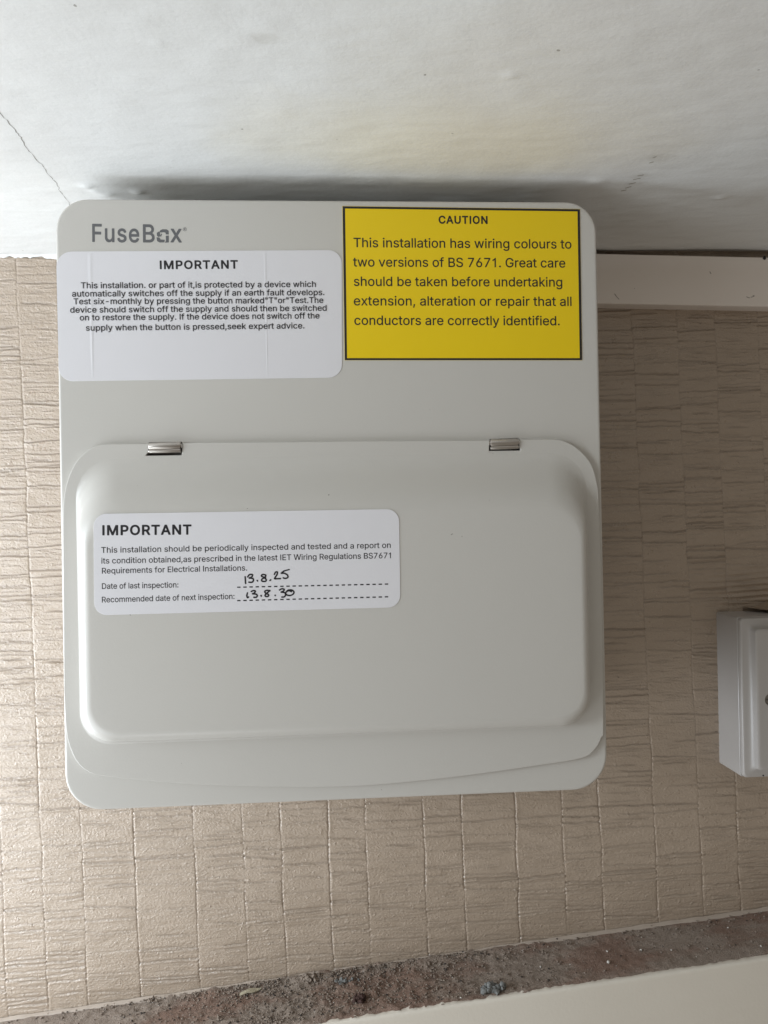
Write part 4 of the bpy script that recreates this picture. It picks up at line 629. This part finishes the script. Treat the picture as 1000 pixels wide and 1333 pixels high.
# ------------------------------------------------------------------ accessory box on the wall
def build_accessory():
    x0, z0, z1 = .2353, -.1664, -.0720; x1 = x0 + .094
    root = empty('socket_box', ((x0 + x1) / 2, 0, z0)); tag(root, 'white surface-mounted plastic electrical box with screwed plate, cut by the photo edge', 'electrical box')
    rs = (.0015,) * 4; o = rrect(x0, x1, z0, z1, rs, 4)
    solid('back_box', [(inset(o, -.0002), .0006), (o, -.0236), (inset(o, .0003), -.0240), (inset(o, .0009), -.0240)], M['plastic'], root)
    q = rrect(x0 + .0003, x1 - .0003, z0 + .0003, z1 - .0003, (.002,) * 4, 6)
    prof = [(0, -.0244), (0, -.0262)] + [(.0012 * (1 - math.cos(a)), -.0262 - .0012 * math.sin(a)) for a in [math.pi / 2 * k / 4 for k in range(1, 5)]]
    prof += [(.0030, -.0275), (.0036, -.0277)] + [(.0036 + .0022 * math.sin(a), -.0277 - .0040 * (1 - math.cos(a))) for a in [math.pi / 2 * k / 5 for k in range(1, 6)]]
    prof += [(.0060, -.0324), (.0065, -.0328), (.0075, -.0329), (.0085, -.0329)]
    holes = []
    zc = at(1003, 911, -.033).z; xa = at(1003.5, 911, -.033).x
    for cx in (xa, x1 - (xa - x0)): holes.append([(cx + .0035 * math.cos(a), zc + .0035 * math.sin(a)) for a in [2 * math.pi * k / 24 for k in range(24)]])
    solid('face_plate', [(rrect(x0 + .0003 + i, x1 - .0003 - i, z0 + .0003 + i, z1 - .0003 - i, (.0022,) * 4, 6), y) for i, y in prof], M['plastic'], root, holes=holes, hole_depth=.0022)
    for k, cx in enumerate((xa, x1 - (xa - x0))):
        sc = [(cx + .0031 * math.cos(a), zc + .0031 * math.sin(a)) for a in [2 * math.pi * j / 24 for j in range(24)]]
        slot = [(cx + x, zc + z) for x, z in ((-.0025, -.0004), (.0025, -.0004), (.0025, .0004), (-.0025, .0004))]
        plate('screw', sc, -.0309, -.0322, .0006, M['screw'], root, holes=[slot], hole_depth=.0008)
    pr = Print(-.03296); 
    for (x, y, r) in ((993.7, 1009.5, 1.2),): pr.poly([(x + r * math.cos(a), y + r * math.sin(a)) for a in [j * math.pi / 4 for j in range(8)]])
    pr.build('speck', M['ink'], root)
    pr = Print(-.0238)
    # lifted flap of paper lying over the top of the box
    V = []; F = []
    A = at(972, 788, -.004); xs = np.linspace(A.x, A.x + .06, 30)
    for i, x in enumerate(xs):
        u = min(1, i / 7); zz = [(-.0002, z1 + .0050 * u + .001), (-.006 * u - .0012, z1 + .0032 * u + .0016 + .0008 * math.sin(i)), (-.0130 * u - .0014, z1 + .0024 + .0014 * (1 - u)), (-.0195 * u - .0016, z1 + .0022 + .0012 * (1 - u))]
        V += [(x, y, z) for y, z in zz] + [(x, y + .0003, z - .0007) for y, z in zz]
        if i:
            k = 8 * i
            for j in range(3): F.append((k + j, k + j + 1, k - 8 + j + 1, k - 8 + j)); F.append((k + 4 + j, k - 4 + j, k - 4 + j + 1, k + 4 + j + 1))
            F.append((k + 3, k + 7, k - 1, k - 5))
    o = link('lifted_paper_flap', mesh('lifted_paper_flap', V, F, 60), M['paper'], wall)
build_accessory()

# ------------------------------------------------------------------ the consumer unit
UNIT = empty('consumer_unit', (0, 0, -HB / 2))
tag(UNIT, 'light grey metal electrical consumer unit with hinged lid and three notices, fixed to papered wall', 'consumer unit')
def build_unit():
    x0, x1, z0, z1 = -WB / 2, WB / 2, -HB / 2, HB / 2
    b = rrect(x0 + .004, x1 - .004, z0 + .004, z1 - .004, (.012,) * 4, 8)
    solid('enclosure_back', [(b, .0010), (b, -D + .034)], M['body'], UNIT)
    # hinge slots, shared by cover and lid
    def slot(pts, Y): return ccw([atxz(x, y, Y) for x, y in pts])
    hl = [(191, 591), (189.6, 594), (190.8, 597), (194, 598.6), (197.6, 598), (199.4, 596.3), (235.8, 595.3), (237.2, 589), (237, 575), (194, 575.6), (193.8, 588.5)]
    hr = [(637.5, 571.5), (636.6, 587.8), (637.5, 588.8), (668, 588), (671, 590), (674.5, 590.4), (677.3, 587.8), (677.6, 584.5), (675.8, 582), (675.4, 570)]
    out = rrect(x0, x1, z0, z1, (.0165, .0165, .0145, .0145), 14)
    r = .0011
    R = [(out, -D + .040), (out, -D + r)] + [(inset(out, r * (1 - math.cos(a))), -D + r * (1 - math.sin(a))) for a in [math.pi / 2 * k / 5 for k in range(1, 6)]] + [(inset(out, r + .0005), -D)]
    solid('front_cover', R, M['grey'], UNIT, holes=[slot(hl, -D), slot(hr, -D)], hole_depth=.006)
    # lid flange
    Yf = -D - .0024
    P = [(83.5, 900), (86, 948), (92, 975), (103, 995), (118, 1006), (138, 1010.5), (200, 1017), (270, 1021.8), (350, 1024.3), (430, 1024.3), (500, 1020.8), (600, 1010.5), (700, 996.5), (757, 987), (774, 976), (783, 960), (785.8, 942), (783.6, 800), (780, 660),
         (777, 628), (769, 603), (752, 584), (735, 574.5), (722, 572)]
    left = [(131, 579.3), (118, 584), (102, 598), (90, 620), (83, 650), (82, 700)]
    bottom = catmull([atxz(x, y, Yf) for x, y in P], 5, False)
    top1 = [atxz(x, y, Yf) for x, y in [(677, 572), (676, 572.1)] + [(675.8, 582), (677.6, 584.5), (677.3, 587.8), (674.5, 590.4), (671, 590), (668, 588), (637.5, 588.8), (636.6, 587.8), (637.3, 573.2)] + [(500, 574.2), (350, 575.9)] +
            [(237.3, 577), (237.2, 589), (235.8, 595.3), (199.4, 596.3), (197.6, 598), (194, 598.6), (190.8, 597), (189.6, 594), (191, 591), (193.8, 588.5), (193.6, 577.4)] + [(150, 578)]]
    lf = catmull([atxz(x, y, Yf) for x, y in left], 5, False)
    outline = bottom + top1 + lf
    outline = [p for i, p in enumerate(outline) if (Vector(p) - Vector(outline[i - 1])).length > 1e-5]
    outline = ccw(outline)
    LID = plate('hinged_lid', outline, -D - .0002, Yf, .00025, M['grey'], UNIT, n=3)
    # pressed dome of the lid
    Hd = .0105; yb = Yf + .0003; yt = Yf - Hd
    fx0 = at(98.5, 830, yt).x; fx1 = at(771, 830, yt).x; fz0 = (at(150, 972.5, yt).z + at(740, 947.5, yt).z) / 2
    zt_base = at(430, 590, Yf).z; zt_face = at(430, 668, yt).z
    # at silhouette the fillet's outermost point shows: side wall position
    rf = .0060; dr = .0010
    def side(h, rf=rf):
        rb = .0022
        if h < rb: return -rb + math.sqrt(max(0, rb * rb - (rb - h) ** 2)) * 1.0 + 0
        if h < Hd - rf: return dr * (h - rb) / (Hd - rf - rb)
        a = (h - (Hd - rf)) / rf; return dr + rf * (1 - math.sqrt(max(0, 1 - a * a)))
    rings = []; n = 40
    for k in range(n + 1):
        u = k / n; h = Hd * (1 - math.cos(math.pi * u)) / 2; s = side(h)
        tin = (zt_base - zt_face) * (u ** 1.0)
        rb = .0145 - .35 * max(0, s); rt = .0175 - .2 * max(0, s)
        sb = side(h, .0056)
        rings.append((rrect(fx0 - dr * .6 + s, fx1 + dr * .6 - side(h, .0042), fz0 - dr * .6 + sb, zt_base - tin, (rb, rb, rt, rt), 12), Yf - h + .00005))
    last = rings[-1][0]; rings.append((inset(last, .0012), rings[-1][1] - .00002)); rings.append((inset(last, .006), rings[-1][1] - .00003))
    dome = solid('lid_dome', rings, M['grey'], LID, ang=60, back=False)
    yface = rings[-1][1]
    # hinges: rolled steel knuckle with a lower leaf
    for (cx, cy, wpx) in ((215, 583.5, 41.0), (656.3, 579, 38.0)):
        c = at(cx, cy, -D - .0018); hw = wpx * .355 / 1000 / 2 * .98
        V = []; P2 = []
        for k in range(17): a = math.radians(-75 + 285 * k / 16); P2.append((-.0019 * math.cos(math.radians(-15 + 285 * k / 16)) * 1.0, .0008 + .0021 * math.sin(math.radians(-60 + 285 * k / 16 - 15))))
        # closed profile in (y, z): upper roll and smaller lower bead
        P2 = []
        for k in range(13): a = math.radians(200 - 230 * k / 12); P2.append((-.0018 * math.sin(a) * 1.0, .0010 - .0019 * math.cos(a) * -1.0))
        P2 = [(-.0019 * math.cos(t), .0009 + .0019 * math.sin(t)) for t in [math.radians(110 - 170 * k / 12) for k in range(13)]]
        P2 += [(-.0004 - .0012 * math.cos(t), -.0013 + .0010 * math.sin(t)) for t in [math.radians(60 - 150 * k / 8) for k in range(9)]]
        P2 += [(.0030, -.0026), (.0030, .0027)]
        m = len(P2); me = bmesh.new(); rows = []
        sk = -.019
        for x in (-hw, -hw + .0003, hw - .0003, hw):
            s = .9 if abs(x) == hw else 1.0
            rows.append([me.verts.new((c.x + x, c.y + y * s, c.z + z * s - sk * x * 0 + .019 * x)) for y, z in P2])
        for a_, b_ in zip(rows[:-1], rows[1:]):
            for i in range(m): me.faces.new((a_[i], a_[(i + 1) % m], b_[(i + 1) % m], b_[i]))
        me.faces.new(rows[0][::-1]); me.faces.new(rows[-1])
        hg = link('hinge', from_bm('hinge', me, 50), M['steel'], UNIT)
        pin = [(c.x - hw - .0002, ), ]
        bm = bmesh.new(); bmesh.ops.create_cone(bm, cap_ends=True, segments=20, radius1=.00095, radius2=.00095, depth=hw * 2 + .0012, matrix=Matrix.Translation((c.x, c.y + .0001, c.z + .0008)) @ Matrix.Rotation(math.pi / 2 - .019, 4, 'Y'))
        link('hinge_pin', from_bm('hinge_pin', bm, 50), M['steel'], hg)
    return LID, yface
LID, YFACE = build_unit()

# ---- notices
def notice(name, corners, radii, Y, mat, parent, label, th=.00014, seg=7):
    """corners tl, tr, br, bl in photo pixels"""
    pts = [Vector(atxz(x, y, Y)) for x, y in corners]; out = []
    n = 4
    for i in (3, 2, 1, 0):
        p = pts[i]; a = (pts[(i + 1) % 4] - p).normalized(); b = (pts[(i - 1) % 4] - p).normalized(); r = radii[i]
        s, e = p + a * r, p + b * r; c = p + a * r + b * r
        if r <= 1e-6: out.append((p.x, p.y)); continue
        for j in range(seg + 1):
            t = math.pi / 2 * j / seg; v = c - b * r * math.cos(t) - a * r * math.sin(t)
            out.append((v.x, v.y))
    out = ccw(out)
    o = plate(name, out, Y + .0001, Y - th, th * .5, mat, parent, n=2)
    o['label'] = label; return o
Y1 = -D - .00006; T1 = Y1 - .00014 - .00003
n1 = notice('notice_sticker', [(73.2, 327.5), (445, 325.5), (445.5, 491.5), (77, 496.5)], (.007, .0062, .0062, .0062), Y1, M['white'], UNIT, 'white rounded notice about testing the device, upper left of the front')
p = Print(T1)
p.text('IMPORTANT', 207.5, 350.5, 310, 349.8, 11.5, 1, .9); h1 = p.build('heading_text', M['ink'], n1)
p = Print(T1 - .00013)
for t, a, b, y0, y1 in (('This installation. or part of it,is protected by a device which', 105.5, 411.5, 375.4, 373.6), ('automatically switches off the supply if an earth fault develops.', 94, 422.5, 386.2, 384.2),
        ('Test six-monthly by pressing the button marked"T"or"Test.The', 96, 421, 396.2, 394.4), ('device should switch off the supply and should then be switched', 91.5, 425.5, 407.2, 404.6),
        ('on to restore the supply. If the device does not switch off the', 104, 416, 417.2, 414.6), ('supply when the button is pressed,seek expert advice.', 112, 396.5, 430.6, 427.6)):
    p.text(t, a, y0, b, y1, 7.9, 0, .75)
p.build('body_text', M['ink'], n1)
# two vertical wrinkles in the film
for (xp, w) in ((117.5, .0014), (345, .0008)):
    P = []
    for j in range(9):
        u = j / 8 * 2 - 1; hgt = .00012 * (math.cos(u * math.pi) + 1) / 2 * (1 if w > .001 else .6)
        A = atxz(xp, 329.5, Y1); B = atxz(xp + 3.5, 492, Y1)
        P.append([(A[0] + (B[0] - A[0]) * i / 11 + u * w * (1 - .55 * i / 11), Y1 - .00014 - .00001 - hgt * (1 if 0 < i < 11 else 0) * (.75 + .25 * math.sin(i * 1.7)), A[1] + (B[1] - A[1]) * i / 11) for i in range(12)])
    me = grid_mesh('wrinkle', np.array(P)); link('wrinkle', me, M['white'], n1)
n2 = notice('caution_sticker', [(445.8, 268.3), (755, 272.2), (758, 469), (448.8, 469)], (0, 0, 0, 0), Y1, M['yellow'], UNIT, 'yellow caution notice with a thin black border, upper right of the front')
p = Print(T1)
def strip(a, b, c, d): p.poly([a, b, c, d])
O = [(446, 268.5), (754.9, 272.4), (757.9, 468.8), (449, 468.8)]; I = [(449.3, 271.4), (751.9, 275.2), (754.8, 466.2), (451.9, 466.2)]
for i in range(4): p.poly([O[i], O[(i + 1) % 4], I[(i + 1) % 4], I[i]])
p.build('border_print', M['ink'], n2)
p = Print(T1); p.text('CAUTION', 571, 291.2, 635.5, 291.6, 10.4, 1, .9); p.build('heading_text', M['ink'], n2)
p = Print(T1)
for t, a, b, y0, y1 in (('This installation has wiring colours to', 460.5, 744, 321.8, 323.8), ('two versions of BS 7671. Great care', 460.5, 736, 347, 348.4), ('should be taken before undertaking', 460.8, 732.5, 372.3, 373.2),
        ('extension, alteration or repair that all', 460.8, 744.5, 397.6, 398.4), ('conductors are correctly identified.', 461.5, 729, 423, 423.6)):
    p.text(t, a, y0, b, y1, 12.2, 0, .6)
p.build('body_text', M['ink'], n2)
Y3 = YFACE - .00006; T3 = Y3 - .00014 - .00003
n3 = notice('inspection_sticker', [(122, 669), (519.5, 662.5), (521.5, 790.5), (123, 801)], (.0055, .0055, .0055, .0055), Y3, M['white'], LID, 'white inspection notice with handwritten dates, on the raised lid')
p = Print(T3); p.text('IMPORTANT', 132.5, 697, 249.5, 696, 13.6, 1, 1.0); p.build('heading_text', M['ink'], n3)
p = Print(T3)
for t, a, b, y0, y1, c in (('This installation should be periodically inspected and tested and a report on', 132, 509, 719.8, 713.2, 7.6), ('its condition obtained,as prescribed in the latest IET Wiring Regulations BS7671', 132, 510.5, 733.8, 726.6, 7.6),
        ('Requirements for Electrical Installations.', 132.5, 322, 746.8, 742.8, 7.6), ('Date of last inspection:', 132.5, 232.5, 766.8, 764.8, 7.6), ('Recommended date of next inspection:', 132.5, 305.5, 784.4, 779.8, 7.6)):
    p.text(t, a, y0, b, y1, c, 0, .8)
for k in range(25):
    for (xa, ya, xb, yb) in ((311, 764.4, 508, 760.2), (311, 781.8, 508, 776.8)):
        t = k / 24.6; x = xa + (xb - xa) * t; y = ya + (yb - ya) * t; p.poly([(x - 2.2, y - .75), (x + 2.2, y - .85), (x + 2.2, y + .8), (x - 2.2, y + .9)])
p.build('body_text', M['ink'], n3)
p = Print(T3 - .00002)
def pen(pts, ox=300, oy=735, s=.1, w=.00068): p.stroke(catmull([(ox + x * s, oy + y * s) for x, y in pts], 5, False) if len(pts) > 2 else [(ox + x * s, oy + y * s) for x, y in pts], w)
pen([(192, 158), (198, 245)]); pen([(225, 160), (250, 130), (288, 132), (278, 160), (245, 175), (290, 180), (300, 205), (280, 230), (240, 228)])
pen([(348, 206), (354, 213)]); pen([(458, 172), (405, 150), (420, 128), (460, 138), (448, 165), (410, 190), (412, 215), (455, 218), (466, 195), (430, 162)])
pen([(525, 196), (515, 208)]); pen([(572, 128), (590, 96), (612, 100), (604, 135), (575, 180), (600, 184), (652, 182)])
pen([(765, 64), (700, 82)], w=.0006); pen([(700, 82), (662, 112), (700, 112), (742, 135), (748, 165), (715, 180), (688, 172)])
pen([(222, 368), (214, 400), (222, 430), (236, 422)]); pen([(272, 350), (300, 338), (325, 345), (312, 368), (288, 380), (335, 385), (350, 405), (335, 425), (305, 425)])
pen([(398, 402), (402, 410)], w=.0007); pen([(512, 338), (470, 335), (446, 352), (465, 375), (498, 392), (492, 412), (462, 415), (450, 400), (470, 375), (500, 350), (515, 340)])
pen([(582, 398), (584, 403)]); pen([(640, 330), (670, 315), (700, 322), (690, 345), (660, 358), (705, 365), (718, 395), (700, 420), (670, 422)])
pen([(735, 345), (720, 370), (735, 395), (775, 402), (815, 385), (828, 355), (800, 332), (760, 330), (738, 345), (765, 340), (795, 352)])
p.build('handwriting', M['pen'], n3)
# ---- maker's wordmark
p = Print(-D - .00005)
p.text('Fuse', 118.6, 315.0, 182, 315.8, 24.4, 2, .9)
p.text('B', 184.6, 315.7, 202, 315.9, 24.4, 2, .9)
p.text('x', 222.0, 315.7, 236.8, 315.9, 24.4, 2, .9)
ring = [(207.2, 299.8), (218.4, 299.8)]
Lx = lambda x, y: (110 + x / 7.143, 280 + y / 7.143)
for poly_ in ([(696, 158), (706, 140), (728, 131), (764, 132), (784, 146), (785, 180), (756, 180), (754, 164), (735, 159), (712, 162)],
              [(672, 166), (692, 152), (702, 160), (706, 196), (690, 204), (674, 192)],
              [(670, 206), (698, 208), (708, 226), (748, 230), (744, 254), (700, 255), (676, 242)],
              [(756, 192), (785, 190), (785, 254), (749, 257), (758, 236)],
              [(704, 196), (713, 172), (722, 176), (712, 202)]):
    p.poly([Lx(*q) for q in poly_])
# registered mark
cx, cy = Lx(934, 131)
for k in range(14):
    a, b = 2 * math.pi * k / 14, 2 * math.pi * (k + 1) / 14
    p.poly([(cx + r_ * math.cos(t), cy + r_ * math.sin(t)) for r_, t in ((2.5, a), (2.5, b), (2.1, b), (2.1, a))])
p.stroke([(cx - .8, cy + 1.3), (cx - .8, cy - 1.2), (cx + .6, cy - 1.1), (cx + .6, cy), (cx - .8, cy), (cx + .8, cy + 1.3)], .00014)
p.build('wordmark_print', M['logo'], UNIT)
